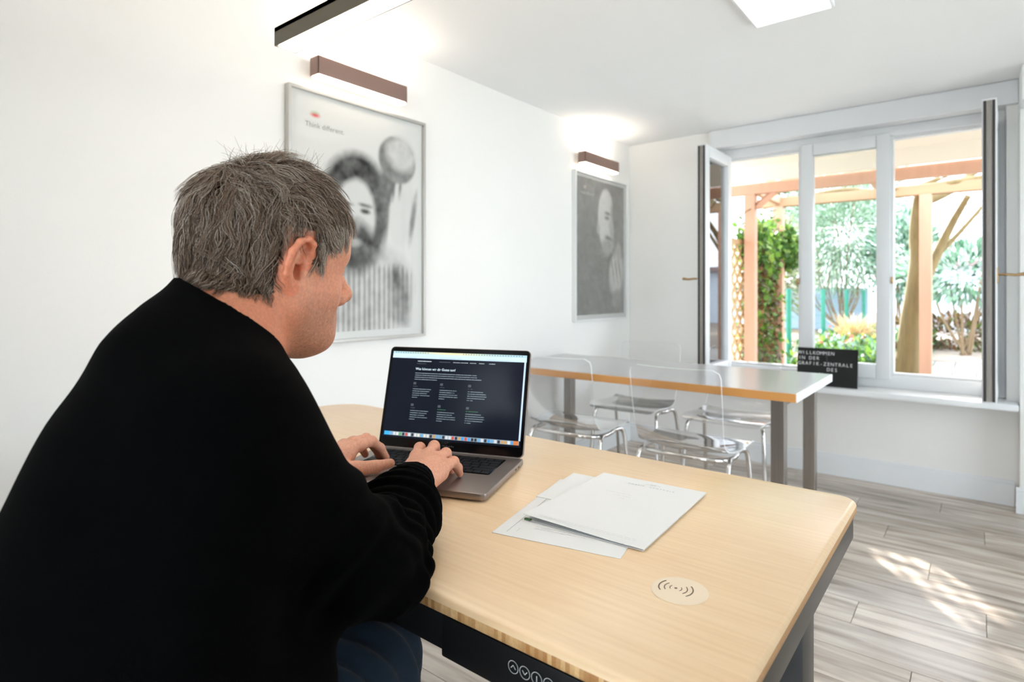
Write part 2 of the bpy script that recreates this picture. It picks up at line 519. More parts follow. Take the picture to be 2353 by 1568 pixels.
# unseen glazed front in the right wall, added to let fill daylight in
w2 = struct(empty('window_added_side', (XR + .08, .6, .02)))
def W2(mb, n, m, par=w2):
    o = mb.build(n, m); o.data.transform(Matrix.Translation(-w2.location)); o.parent = par; return o
fr = MB(); t = .06
for yy in np.linspace(GX0, GX1 - t, 3): fr.box(XR + .06, XR + .12, yy, yy + t, .02, GZ1_, b=.003)
W2(fr, 'frame', m_frame)
fr = MB()
ys = np.linspace(GX0, GX1 - t, 3)
for i in range(2):
    fr.box(XR + .06, XR + .12, ys[i] + t, ys[i + 1], .02, .08, b=.003).box(XR + .06, XR + .12, ys[i] + t, ys[i + 1], GZ1_ - .06, GZ1_, b=.003)
    W2(MB().box(XR + .085, XR + .091, ys[i] + t, ys[i + 1], .08, GZ1_ - .06), 'pane', m_pane)
W2(fr, 'rail', m_frame)

w3 = struct(empty('window_added_rear', (-.25, YB - .1, BZ0)))  # unseen rear window, added to bring daylight from behind the camera
def W3(mb, n, m):
    o = mb.build(n, m); o.data.transform(Matrix.Translation(-w3.location)); o.parent = w3; return o
xs3 = np.linspace(BX0, BX1 - .06, 4)
fr = MB()
for xx in xs3: fr.box(xx, xx + .06, YB - .13, YB - .07, BZ0, BZ1, b=.003)
for i in range(3):
    fr.box(xs3[i] + .06, xs3[i + 1], YB - .13, YB - .07, BZ0, BZ0 + .06, b=.003).box(xs3[i] + .06, xs3[i + 1], YB - .13, YB - .07, BZ1 - .06, BZ1, b=.003)
    W3(MB().box(xs3[i] + .06, xs3[i + 1], YB - .103, YB - .097, BZ0 + .06, BZ1 - .06), 'pane', m_pane)
W3(fr, 'frame', m_frame)

# ------------------------------------------------------------------ lamps
m_bronze = pmat('brown_bronze_metal', srgb(140, 112, 102), 0.5, metal=0.2, var=.05, bump=.05, bscale=300)
m_olive = pmat('dark_olive_metal', srgb(98, 90, 76), 0.5, metal=0.2, var=.05, bump=.05, bscale=300)
m_lampglow = emat('lamp_diffuser', (1.0, 0.86, 0.70), WALL_LAMP)
m_pendglow = emat('pendant_diffuser', (1.0, 0.90, 0.78), PENDANT)
m_panel = emat('ceiling_panel_diffuser', (0.94, 0.97, 1.0), PANEL)
m_uplight = emat('pendant_uplight', (1.0, 0.90, 0.78), UPLIGHT)
m_wup = emat('wall_lamp_uplight', (1.0, 0.88, 0.74), WALL_LAMP * 3.0)
def wall_lamp(y0, y1, label):
    z0, z1 = 2.005, 2.083
    x0, x1 = XL + .038, XL + .095
    root = empty('wall_lamp', (XL, (y0 + y1) / 2, z0))
    def B(mb, n, m, par=root):
        o = mb.build(n, m); o.data.transform(Matrix.Translation(-root.location)); o.parent = par; return smooth_by_angle(o, 30)
    sh = MB()
    t = .004
    sh.box(x1 - t, x1, y0, y1, z0 + .006, z1, b=.001).box(x0, x0 + t, y0, y1, z0 + .006, z1, b=.001)
    sh.box(x0, x1, y0, y0 + t, z0 + .006, z1, b=.001).box(x0, x1, y1 - t, y1, z0 + .006, z1, b=.001)
    B(sh, 'housing', m_bronze)
    B(MB().box(x0 + t, x1 - t, y0 + t, y1 - t, z0 - .004, z0 + .022, b=.004), 'diffuser', m_lampglow)
    B(MB().box(x0 + t, x1 - t, y0 + t, y1 - t, z1 - .022, z1 - .004, b=.004), 'diffuser', m_wup)
    B(MB().box(XL, x0, (y0 + y1) / 2 - .06, (y0 + y1) / 2 + .06, z0 + .02, z1 - .02, b=.002), 'bracket', m_bronze)
    tag(root, label, 'lamp', 'bronze picture lamps')
wall_lamp(1.338, 1.797, 'brown bar-shaped wall lamp above the portrait print of the bearded man')
wall_lamp(3.343, 3.805, 'brown bar-shaped wall lamp above the dark print near the window')
PY = 0.90
root = empty('pendant_lamp', (-.94, PY, 1.83))
def B(mb, n, m, par=None):
    o = mb.build(n, m); o.data.transform(Matrix.Translation(-root.location)); o.parent = par or root; return smooth_by_angle(o, 30)
x0, x1, z0, z1, hw, t = -1.53, -.35, 1.832, 1.882, .032, .003
sh = MB()
sh.box(x0, x1, PY - hw, PY - hw + t, z0, z1).box(x0, x1, PY + hw - t, PY + hw, z0, z1).box(x0, x0 + t, PY - hw, PY + hw, z0, z1).box(x1 - t, x1, PY - hw, PY + hw, z0, z1)
sh.box(x0, x1, PY - hw, PY + hw, z1 - .012, z1)
B(sh, 'housing', m_olive)
B(MB().prism(rrect(x0 + .008, x1 - .008, PY - hw + .006, PY + hw - .006, .006), z0 - .002, z0 + .012), 'diffuser', m_pendglow)
B(MB().prism(rrect(x0 + .05, x1 - .05, PY - hw + .008, PY + hw - .008, .006), z1, z1 + .006), 'diffuser', m_uplight)
for cxp in (-1.05, -.5): B(MB().tube([(cxp, PY, z1), (cxp, PY, CEIL)], .0012, 6), 'cable', m_olive)
B(MB().prism([( -.775 + .05 * math.cos(a), PY + .05 * math.sin(a)) for a in np.linspace(0, 2 * math.pi, 24, endpoint=False)], CEIL - .025, CEIL), 'canopy', m_olive)
tag(root, 'long dark olive pendant lamp hanging over the wooden desk', 'lamp')
def ceiling_panel(x0, x1, y0, y1, label):
    r = empty('ceiling_light', ((x0 + x1) / 2, (y0 + y1) / 2, CEIL))
    for mb, n, m in ((MB().box(x0, x1, y0, y1, CEIL - .022, CEIL, b=.003), 'frame', m_trim), (MB().box(x0 + .012, x1 - .012, y0 + .012, y1 - .012, CEIL - .026, CEIL - .02), 'diffuser', m_panel)):
        o = mb.build(n, m); o.data.transform(Matrix.Translation(-r.location)); o.parent = r
    tag(r, label, 'lamp')
ceiling_panel(-.74, -.44, 1.40, 2.58, 'white flat ceiling panel light between the desk and the window')

# ------------------------------------------------------------------ framed prints on the left wall
m_alu = pmat('silver_picture_frame', (0.55, 0.53, 0.50), 0.35, metal=0.8, var=.05)
m_wframe = pmat('white_picture_frame', (0.78, 0.78, 0.77), 0.4, var=.02)
m_print = attr_mat('print_ink', 'col', rough=0.6, spec=0.2)
m_pglass = glass_mat('picture_glass', tint=(0.99, 0.99, 0.985), boost=.5, ior=1.3)

def blur(a, s):
    k = np.exp(-0.5 * (np.arange(-3 * s, 3 * s + 1) / s) ** 2); k /= k.sum()
    for ax in (0, 1): a = np.apply_along_axis(lambda r: np.convolve(np.pad(r, 3 * s, mode='edge'), k, 'valid'), ax, a)
    return a
def ellm(X, Y, cx, cy, rx, ry, ang=0, soft=.12):
    c, s = math.cos(math.radians(ang)), math.sin(math.radians(ang))
    dx, dy = X - cx, Y - cy
    q = np.sqrt(((dx * c + dy * s) / rx) ** 2 + ((-dx * s + dy * c) / ry) ** 2)
    return np.clip((1 + soft - q) / (2 * soft), 0, 1)
def smooth_noise(shape, s, seed):
    r = np.random.default_rng(seed)
    n = blur(r.standard_normal(shape), s); return n / n.std()
def print_a():
    """generic monochrome portrait of a bearded man, pale ground"""
    H, W = 300, 210
    X, Y = np.meshgrid(np.linspace(0, 1, W), np.linspace(0, 1.43, H))
    g = np.full((H, W), 0.80)
    def put(m, v): nonlocal g; g = g * (1 - m) + v * m
    put(ellm(X, Y, .52, .30, .42, .30, 0, .12), .66)                       # jumper
    st = (np.sin(X * 150) > .1) * np.clip((.46 - Y) / .05, 0, 1) * ellm(X, Y, .52, .28, .42, .34, 0, .1)
    put(st * .75, .30)
    put(ellm(X, Y, .83, .20, .08, .22, 8, .4) * .7, .22)
    put(ellm(X, Y, .45, .86, .27, .30, -8, .12), .10)                      # hair
    put(ellm(X, Y, .30, .70, .08, .26, 0, .3), .16)
    put(ellm(X, Y, .62, .72, .08, .24, -6, .3), .14)
    put(ellm(X, Y, .44, .74, .165, .25, -4, .1), .74)                      # face
    put(ellm(X, Y, .44, .55, .17, .17, 0, .25), .12)                       # beard
    put(ellm(X, Y, .43, .575, .06, .03, 0, .4), .45)
    for ex in (.37, .52): put(ellm(X, Y, ex, .785, .035, .016, -6, .5), .10); put(ellm(X, Y, ex, .825, .05, .012, -6, .5), .2)
    put(ellm(X, Y, .455, .69, .02, .05, 0, .6) * .5, .45)
    put(ellm(X, Y, .73, 1.00, .09, .14, -20, .3), .20)
    put(ellm(X, Y, .84, .82, .11, .26, -8, .1), .76)                       # raised hand
    for fx, fy in ((.765, .97), (.825, .99)): put(ellm(X, Y, fx, fy, .013, .07, -6, .6) * .8, .15)
    put(ellm(X, Y, .945, .78, .022, .16, -10, .5) * .8, .22)
    put(ellm(X, Y, .70, .80, .025, .22, -4, .5) * .7, .2)
    put(ellm(X, Y, .80, 1.17, .170, .16, -20, .06), .26)                   # plain ball in the hand
    put(ellm(X, Y, .835, 1.215, .135, .115, -20, .25), .66)
    put(ellm(X, Y, .79, .36, .03, .07, 12, .5), .18)
    n = smooth_noise((H, W), 4, 3) * .03 + smooth_noise((H, W), 2, 4) * .015
    g = np.clip(blur(g, 1) + n * (g < .7), .02, .86)
    g = np.where(Y > 1.36, .80, g)
    rgb = np.stack([g, g * .985, g * .965], -1)
    m = ellm(X, Y, .14, 1.335, .028, .012, 0, .6)
    m2 = ellm(X, Y, .14, 1.350, .026, .010, 0, .6)
    rgb = rgb * (1 - m[..., None]) + np.array([.80, .12, .13]) * m[..., None]
    rgb = rgb * (1 - .5 * m2[..., None]) + np.array([.35, .55, .30]) * .5 * m2[..., None]
    return rgb
def print_b():
    """generic monochrome portrait of a bald man in a dark coat, dark ground"""
    H, W = 300, 210
    X, Y = np.meshgrid(np.linspace(0, 1, W), np.linspace(0, 1.43, H))
    g = np.full((H, W), 0.23)  # ink tone lifted to include the wash of reflections on the glass
    def put(m, v): nonlocal g; g = g * (1 - m) + v * m
    put(ellm(X, Y, .30, .35, .45, .62, 0, .3), .17)
    put(ellm(X, Y, .62, 1.00, .19, .36, 6, .06), .82)                      # head
    put(ellm(X, Y, .86, 1.02, .15, .40, 0, .25), .24)                      # half in shadow
    put(ellm(X, Y, .43, .92, .03, .06, 0, .4), .5)
    put(ellm(X, Y, .63, 1.10, .06, .018, -5, .5), .16); put(ellm(X, Y, .62, 1.05, .05, .02, -5, .5), .2)
    put(ellm(X, Y, .72, .95, .05, .12, 10, .3), .55)
    put(ellm(X, Y, .66, .83, .08, .025, -10, .5), .18)
    put(ellm(X, Y, .60, .72, .14, .10, 10, .3) * .8, .3)
    put(ellm(X, Y, .70, .55, .07, .16, -25, .3), .10)
    put(ellm(X, Y, .83, .45, .16, .24, -8, .2), .72)                       # hand and shirt
    for fx in (.74, .82, .90): put(ellm(X, Y, fx, .50, .012, .14, 15, .5) * .8, .12)
    put(ellm(X, Y, .88, .70, .06, .10, 10, .3), .5)
    put(ellm(X, Y, .84, .16, .12, .10, 25, .3), .34)
    n = smooth_noise((H, W), 5, 8) * .02 + smooth_noise((H, W), 2, 9) * .02
    g = np.clip(blur(g, 1) + n, .10, .85)
    rgb = np.stack([g, g * .97, g * .94], -1)
    m = ellm(X, Y, .16, 1.33, .022, .016, 0, .6)
    return rgb * (1 - m[..., None]) + np.array([.75, .55, .45]) * m[..., None]
def framed_print(y0, y1, z0, z1, rgb, m_fr, mat_w, label, ink):
    root = empty('framed_print', (XL, (y0 + y1) / 2, z0))
    def B(o, par=root): o.data.transform(Matrix.Translation(-root.location)); o.parent = par; return o
    fb = MB(); t, d = .012, .032
    fb.box(XL + .001, XL + d, y0, y0 + t, z0, z1, b=.001).box(XL + .001, XL + d, y1 - t, y1, z0, z1, b=.001)
    fb.box(XL + .001, XL + d, y0 + t, y1 - t, z0, z0 + t, b=.001).box(XL + .001, XL + d, y0 + t, y1 - t, z1 - t, z1, b=.001)
    B(fb.build('picture_frame', m_fr))
    B(MB().box(XL + .002, XL + .016, y0 + t, y1 - t, z0 + t, z1 - t).build('mount_board', m_wframe))
    xs = XL + .0165
    pr = color_grid('print', rgb, (xs, y0 + t + mat_w, z0 + t + mat_w * 1.4), (0, y1 - y0 - 2 * t - 2 * mat_w, 0), (0, 0, z1 - z0 - 2 * t - 2 * mat_w * 1.2), m_print, None)
    B(pr)
    V, F = text_mesh('Think different.', .030)
    V = frame_pts(V, (xs + .0006, y0 + t + mat_w + .045, z1 - t - mat_w - .115), (0, 1, 0), (0, 0, 1))
    B(MB().add(V, F).build('lettering', pmat('ink_' + label.split()[0], ink, .6)))
    B(MB().box(XL + .020, XL + .022, y0 + t, y1 - t, z0 + t, z1 - t).build('glazing', m_pglass))
    tag(root, label, 'framed print')
framed_print(1.250, 1.972, .938, 1.966, print_a(), m_alu, .022, 'pale framed print of a bearded man raising his hand, silver frame', (.35, .35, .34))
framed_print(3.325, 4.060, .948, 1.970, print_b(), m_wframe, .022, 'dark framed print of a bald man in a coat beside the window', (.6, .6, .6))

# ================================================================== THE DESK
DZ = 0.765                                   # top of the desk
DX0, DX1, DY0, DY1 = -1.74, -0.175, 0.522, 1.263
m_bam = bpy.data.materials.new('bamboo_top'); MATS['bamboo_top'] = m_bam
nt, b = nodes_of(m_bam)
tc = nt.nodes.new('ShaderNodeTexCoord')
mp = nt.nodes.new('ShaderNodeMapping'); mp.inputs['Scale'].default_value = (3, 60, 10)
nt.links.new(tc.outputs['Object'], mp.inputs[0])
n1 = nt.nodes.new('ShaderNodeTexNoise'); n1.inputs['Scale'].default_value = 2.2; n1.inputs['Detail'].default_value = 5
nt.links.new(mp.outputs[0], n1.inputs[0])
n2 = nt.nodes.new('ShaderNodeTexNoise'); n2.inputs['Scale'].default_value = 5.0; n2.inputs['Detail'].default_value = 3
nt.links.new(tc.outputs['Object'], n2.inputs[0])
md = nt.nodes.new('ShaderNodeMath'); md.operation = 'MULTIPLY_ADD'; md.inputs[1].default_value = .6
ml = nt.nodes.new('ShaderNodeMath'); ml.operation = 'MULTIPLY'; ml.inputs[1].default_value = .4
nt.links.new(n2.outputs['Fac'], ml.inputs[0]); nt.links.new(n1.outputs['Fac'], md.inputs[0]); nt.links.new(ml.outputs[0], md.inputs[2])
cr = nt.nodes.new('ShaderNodeValToRGB')
cr.color_ramp.elements[0].position = .30; cr.color_ramp.elements[0].color = (*srgb(231, 195, 152), 1)
cr.color_ramp.elements[1].position = .70; cr.color_ramp.elements[1].color = (*srgb(244, 214, 174), 1)
nt.links.new(md.outputs[0], cr.inputs[0]); nt.links.new(cr.outputs[0], b.inputs['Base Color'])
b.inputs['Roughness'].default_value = .28
b.inputs['Specular IOR Level'].default_value = .7
m_bedge = bpy.data.materials.new('bamboo_end_grain'); MATS['bamboo_end_grain'] = m_bedge
nt, b = nodes_of(m_bedge)
tc = nt.nodes.new('ShaderNodeTexCoord'); sx = nt.nodes.new('ShaderNodeSeparateXYZ')
nt.links.new(tc.outputs['Object'], sx.inputs[0])
ad = nt.nodes.new('ShaderNodeMath'); ad.operation = 'DIVIDE'; ad.inputs[1].default_value = .0058
nt.links.new(sx.outputs[0], ad.inputs[0])
fl_ = nt.nodes.new('ShaderNodeMath'); fl_.operation = 'FLOOR'; nt.links.new(ad.outputs[0], fl_.inputs[0])
wn = nt.nodes.new('ShaderNodeTexWhiteNoise'); wn.noise_dimensions = '1D'; nt.links.new(fl_.outputs[0], wn.inputs['W'])
cr = nt.nodes.new('ShaderNodeValToRGB')
cr.color_ramp.elements[0].position = 0; cr.color_ramp.elements[0].color = (*srgb(170, 118, 66), 1)
cr.color_ramp.elements[1].position = 1; cr.color_ramp.elements[1].color = (*srgb(226, 184, 130), 1)
nt.links.new(wn.outputs['Value'], cr.inputs[0])
n3 = nt.nodes.new('ShaderNodeTexNoise'); n3.inputs['Scale'].default_value = 300; nt.links.new(tc.outputs['Object'], n3.inputs[0])
hs = nt.nodes.new('ShaderNodeHueSaturation'); mr = nt.nodes.new('ShaderNodeMapRange'); mr.inputs[3].default_value = .75; mr.inputs[4].default_value = 1.2
nt.links.new(n3.outputs['Fac'], mr.inputs[0]); nt.links.new(mr.outputs[0], hs.inputs['Value']); nt.links.new(cr.outputs[0], hs.inputs['Color'])
nt.links.new(hs.outputs[0], b.inputs['Base Color']); b.inputs['Roughness'].default_value = .5
m_black = pmat('black_steel', (0.012, 0.012, 0.013), 0.32, var=.1, spec=.6, bump=.03, bscale=400)
m_blackm = pmat('black_plastic', (0.006, 0.006, 0.007), 0.45, var=.1, spec=.35)
m_icon = pmat('white_icon_ink', (0.62, 0.62, 0.62), .5)

desk = empty('desk', ((DX0 + DX1) / 2, (DY0 + DY1) / 2, 0))
def DB(mb, n, m, par=desk, ang=30):
    o = mb.build(n, m); o.data.transform(Matrix.Translation(-desk.location)); o.parent = par
    return smooth_by_angle(o, ang)
poly = rrect(DX0, DX1, DY0, DY1, .035, 6)
# a bigger radius at the far left corner
def rr4(x0, x1, y0, y1, rs, n=10):
    P = []
    for cx, cy, a0, r in ((x1, y0, -90, rs[0]), (x1, y1, 0, rs[1]), (x0, y1, 90, rs[2]), (x0, y0, 180, rs[3])):
        ox = cx - r if cx == x1 else cx + r; oy = cy + r if cy == y0 else cy - r
        for i in range(n + 1):
            a = math.radians(a0 + 90 * i / n); P.append((ox + r * math.cos(a), oy + r * math.sin(a)))
    return P
poly = rr4(DX0, DX1, DY0, DY1, (.03, .035, .12, .12))
mb = MB(); n = len(poly); p = np.array(poly)
nx = np.roll(p, -1, 0) - np.roll(p, 1, 0); nr = np.stack([nx[:, 1], -nx[:, 0]], 1); nr /= np.linalg.norm(nr, axis=1)[:, None]
rings = [(.002, DZ - .019), (0, DZ - .017), (0, DZ - .006), (.0015, DZ - .0025), (.005, DZ)]
V = np.concatenate([np.column_stack([p - nr * o, np.full(n, z)]) for o, z in rings])
F = []; mi = []
for r in range(4):
    for i in range(n):
        j = (i + 1) % n; F.append((r * n + i, r * n + j, (r + 1) * n + j, (r + 1) * n + i)); mi.append(1 if r < 2 else 0)
F.append(tuple(range(n - 1, -1, -1))); mi.append(1); F.append(tuple(4 * n + i for i in range(n))); mi.append(0)
mb.add(V, F); mb.m = mi
DB(mb, 'desktop', [m_bam, m_bedge], ang=50)
az0, az1 = DZ - .073, DZ - .0195
DB(MB().box(DX0 + .10, DX1 - .012, DY0 + .012, DY0 + .037, az0, az1, b=.002), 'apron', m_black)
DB(MB().box(DX0 + .10, DX1 - .012, DY1 - .045, DY1 - .020, az0, az1, b=.002), 'apron', m_black)
DB(MB().box(DX1 - .030, DX1 - .008, DY0 + .018, DY1 - .012, az0, az1, b=.002), 'apron', m_black)
DB(MB().box(DX0 + .10, DX0 + .125, DY0 + .045, DY1 - .045, az0, az1, b=.002), 'apron', m_black)
# height control box with its icons
bx0, bx1 = -.532, -.20
ctl = DB(MB().box(bx0, bx1, DY0 + .004, DY0 + .034, az0 - .002, az1 - .003, b=.003), 'control_panel', m_blackm)
icy = DY0 + .0034
icons = MB(); 
cz = .7225
for i in range(4):
    cxi = -.4155 + i * .0165
    ring = np.linspace(0, 2 * math.pi, 40, endpoint=False)
    R0, R1 = .0067, .0073
    V = [(cxi + r * math.cos(a), icy, cz + r * math.sin(a)) for r in (R0, R1) for a in ring]
    icons.add(V, [(k, (k + 1) % 40, 40 + (k + 1) % 40, 40 + k) for k in range(40)])
    if i < 2:
        s = 1 if i == 0 else -1
        for sg in (-1, 1):
            a = np.array([cxi + sg * .0034, icy, cz - s * .0018]); c = np.array([cxi, icy, cz + s * .0022])
            d = c - a; q = np.cross(d, (0, 1, 0)); q = q / np.linalg.norm(q) * .0004
            icons.add([a - q, c - q, c + q, a + q], [(0, 1, 2, 3)])
    else:
        V, F = text_mesh(str(i - 1), .0095, 'CENTER')
        icons.add(frame_pts(V, (cxi, icy, cz - .0034), (1, 0, 0), (0, 0, 1)), F)
o = icons.build('icons', m_icon); o.data.transform(Matrix.Translation(-desk.location)); o.parent = ctl
# lifting columns and feet
for lx in (DX0 + .28, DX1 - .05):
    DB(MB().box(lx - .04, lx + .04, .86, .93, .05, az0 + .02, b=.004), 'leg', m_black)
    DB(MB().box(lx - .035, lx + .035, DY0 + .06, DY1 - .06, .012, .05, b=.006), 'foot', m_black)
DB(MB().box(DX1 - .085, DX1 - .020, DY0 + .055, DY0 + .12, az0 - .09, az0, b=.01), 'motor_housing', m_blackm)
# wireless charging mark, flush with the top
cw = at(1562, 1358, z=DZ)
disc = MB()
V = [(cw[0], cw[1], DZ + .0003)] + [(cw[0] + .036 * math.cos(a), cw[1] + .036 * math.sin(a), DZ + .0003) for a in np.linspace(0, 2 * math.pi, 48, endpoint=False)]
disc.add(V, [(0, 1 + k, 1 + (k + 1) % 48) for k in range(48)])
pad = DB(disc, 'charging_spot', pmat('pale_charging_spot', srgb(244, 224, 196), .4, var=.01))
arcs = MB()
th0 = math.radians(8)
c0 = at(1553, 1353, z=DZ)
for sg in (-1, 1):
    for r_, wdt in ((.0075, .0010), (.0145, .0013), (.0215, .0016)):
        aa = np.linspace(-.72, .72, 14)
        if sg < 0: aa = aa + math.pi
        aa = aa + th0
        V = [(c0[0] + q * math.cos(a), c0[1] + q * math.sin(a), DZ + .0006) for q in (r_ - wdt / 2, r_ + wdt / 2) for a in aa]
        arcs.add(V, [(k, k + 1, 15 + k, 14 + k) if False else (k, 14 + k, 15 + k, k + 1) for k in range(13)])
V = [(c0[0], c0[1], DZ + .0006)] + [(c0[0] + .002 * math.cos(a), c0[1] + .002 * math.sin(a), DZ + .0006) for a in np.linspace(0, 6.283, 16, endpoint=False)]
arcs.add(V, [(0, 1 + k, 1 + (k + 1) % 16) for k in range(16)])
o = arcs.build('charging_symbol', pmat('dark_brown_ink', srgb(110, 92, 74), .5)); o.data.transform(Matrix.Translation(-desk.location)); o.parent = pad
tag(desk, 'bamboo topped height-adjustable desk with black steel frame under the laptop', 'desk')

# ------------------------------------------------------------------ laptop
m_grey = pmat('space_grey_aluminium', srgb(150, 138, 132), .38, metal=.75, var=.02, bump=.03, bscale=600)
m_key = pmat('black_key', (0.008, 0.008, 0.009), .45, var=.05, spec=.4)
m_bezel = pmat('black_screen_glass', (0.004, 0.004, 0.005), .15, spec=.25)
LP = np.array([-.703, .807]); LA = math.radians(20.5)
lap = empty('laptop', (LP[0], LP[1], DZ), LA)      # local: x from -W..0, y 0..depth
LW, LD, LH = .362, .246, .0155
def LB(mb, n, m, par=lap, ang=30, loc=None, rx=0):
    o = mb.build(n, m); o.parent = par
    if loc is not None: o.location = loc
    o.rotation_euler = (rx, 0, 0)
    return smooth_by_angle(o, ang)
base = LB(MB().prism(rrect(-LW, 0, 0, LD, .011), .003, .003 + LH * .86, b=.003), 'base', m_grey)
zt = .003 + LH * .86
kx0, kx1, ky0, ky1 = -LW + .036, -.036, .112, .218
well = LB(MB().prism(rrect(kx0 - .003, kx1 + .003, ky0 - .003, ky1 + .003, .004), zt - .001, zt + .0002), 'keyboard', m_bezel)
rows = [14, 14, 14, 13, 12, 11]
KW = kx1 - kx0; KH = (ky1 - ky0) / 6
km = {}
for ri in range(6):
    y0 = ky1 - (ri + 1) * KH
    n = rows[ri]; widths = [1.0] * n
    if ri == 1: widths[-1] = 1.5
    if ri == 2: widths[0] = 1.5
    if ri == 3: widths[0] = 1.7; widths[-1] = 1.8
    if ri == 4: widths[0] = 2.2; widths[-1] = 2.3
    if ri == 5: widths = [1, 1, 1, 1.2, 5.4, 1.2, 1, 1, 1, 1, 1]
    u = KW / sum(widths); x = kx0
    for wd in widths:
        key = round(u * wd, 4)
        if key not in km:
            t_ = MB().box(.0012, u * wd - .0012, .0012, KH - .0012, 0, .0012, b=.0004).build('key', m_key); km[key] = t_.data; bpy.data.objects.remove(t_)
        k_ = bpy.data.objects.new('key', km[key]); COL.objects.link(k_); k_.parent = well; k_.location = (x, y0, zt + .0002)
        x += u * wd
LB(MB().prism(rrect(-LW / 2 - .078, -LW / 2 + .078, .008, .102, .004), zt - .0004, zt + .0001), 'trackpad', pmat('grey_trackpad', srgb(158, 146, 140), .3, metal=.6))
for i in range(2):
    LB(MB().box(-.0004, .0003, .18 + i * .02, .19 + i * .02, .007, .010), 'port', m_bezel)
# lid
TILT = math.radians(15.5)
lid = LB(MB().prism(rrect(-LW, 0, 0, .240, .011), -.003, .0028, b=.0012), 'lid', m_grey, loc=(0, LD - .006, zt + .001), rx=math.radians(90) - TILT)
def LIDB(mb, n, m): o = mb.build(n, m); o.parent = lid; return o
LIDB(MB().prism(rrect(-LW + .0015, -.0015, .0015, .2385, .010), .0028, .0034), 'bezel', m_bezel)
sx0, sx1, sy0, sy1 = -LW + .0085, -.0085, .022, .228
SWp, SHp = 520, 330
def screen():
    """what the screen shows: dark web page with pale text rows, menu bar on top, dock at the bottom"""
    a = np.zeros((SHp, SWp, 3)); a[:] = (.006, .008, .014)
    r = np.random.default_rng(5)
    def row(x0, x1, y, col, h=2, p=.82):
        for x in range(x0, x1):
            if r.random() < p or (x // 9) % 7: a[y:y + h, x] = np.array(col) * r.uniform(.45, 1.0)
    T = lambda y: SHp - y                     # y measured from the top
    for x in range(SWp):
        t = x / SWp; a[T(9):T(0), x] = np.array([.30 + .28 * math.exp(-((t - .45) / .22) ** 2), .45 + .10 * math.exp(-((t - .45) / .25) ** 2), .52 - .18 * math.exp(-((t - .45) / .25) ** 2)])
    a[T(26):T(9)] = (.42, .56, .70)
    for x0, x1 in ((10, 150), (280, 505)):
        for x in range(x0, x1, 10): a[T(6):T(3), x:x + 4] = (.10, .14, .16)
    for x0, x1 in ((60, 100), (190, 280), (370, 460)): row(x0, x1, T(23), (.20, .28, .36), 1)
    a[T(307):T(26), 512:518] = (.40, .52, .66)
    row(105, 160, T(38), (.5, .56, .6), 3); row(190, 235, T(38), (.10, .12, .13), 2)
    for x in (245, 275, 310, 345, 382): row(x, x + 20 + (x % 3) * 4, T(38), (.42, .48, .52), 2)
    row(102, 140, T(47), (.08, .09, .10), 2)
    for i, x1 in enumerate((340, 342, 360, 190)): row(100, x1, T(84 + i * 8), (.28, .34, .38), 2)
    for ri, yb in enumerate((118, 200)):
        for ci, xb in enumerate((98, 204, 312)):
            a[T(yb + 9):T(yb), xb:xb + 11] = (.06, .07, .08)
            row(xb, xb + 18 + 14 * (ri and ci), T(yb + 17), ((.05, .16, .09) if ri and ci else (.07, .08, .09)), 2)
            for li in range(5): row(xb, xb + (72, 66, 58, 70, 22)[(li + ci) % 4 if li < 4 else 4], T(yb + 27 + li * 8), (.24, .30, .34), 2)
    a[T(322):T(308), 6:SWp - 6] = (.22, .30, .36)
    for x in range(6, SWp - 14, 12):
        c = [(.05, .25, .55), (.5, .5, .5), (.45, .25, .08), (.10, .30, .12), (.5, .52, .55), (.03, .03, .04), (.45, .07, .06), (.12, .30, .5), (.55, .55, .5)][r.integers(0, 9)]
        a[T(321):T(310), x:x + 9] = c
    a[T(322):T(308), 6:28] = (.04, .32, .62)
    a[T(322):T(308), SWp - 26:SWp - 8] = (.45, .16, .06)
    return a
scr = color_grid('screen', screen(), (sx0, sy0, .0036), (sx1 - sx0, 0, 0), (0, sy1 - sy0, 0), attr_mat('lit_screen', 'col', rough=.15, emit=.42, spec=.12), lid)
V, F = text_mesh('Was können wir dir Gutes tun?', .0082)
LIDB(MB().add(frame_pts(V, (sx0 + .066, sy1 - .044, .0039), (1, 0, 0), (0, 1, 0)), F), 'heading', emat('screen_text', (.42, .62, .75), .45))
V, F = text_mesh('MacBook Pro', .0052, 'CENTER')
LIDB(MB().add(frame_pts(V, (-LW / 2, .010, .0037), (1, 0, 0), (0, 1, 0)), F), 'lettering', pmat('grey_print', (.22, .22, .22), .5))
tag(lap, 'open grey laptop with a dark web page on its screen on the desk', 'laptop')

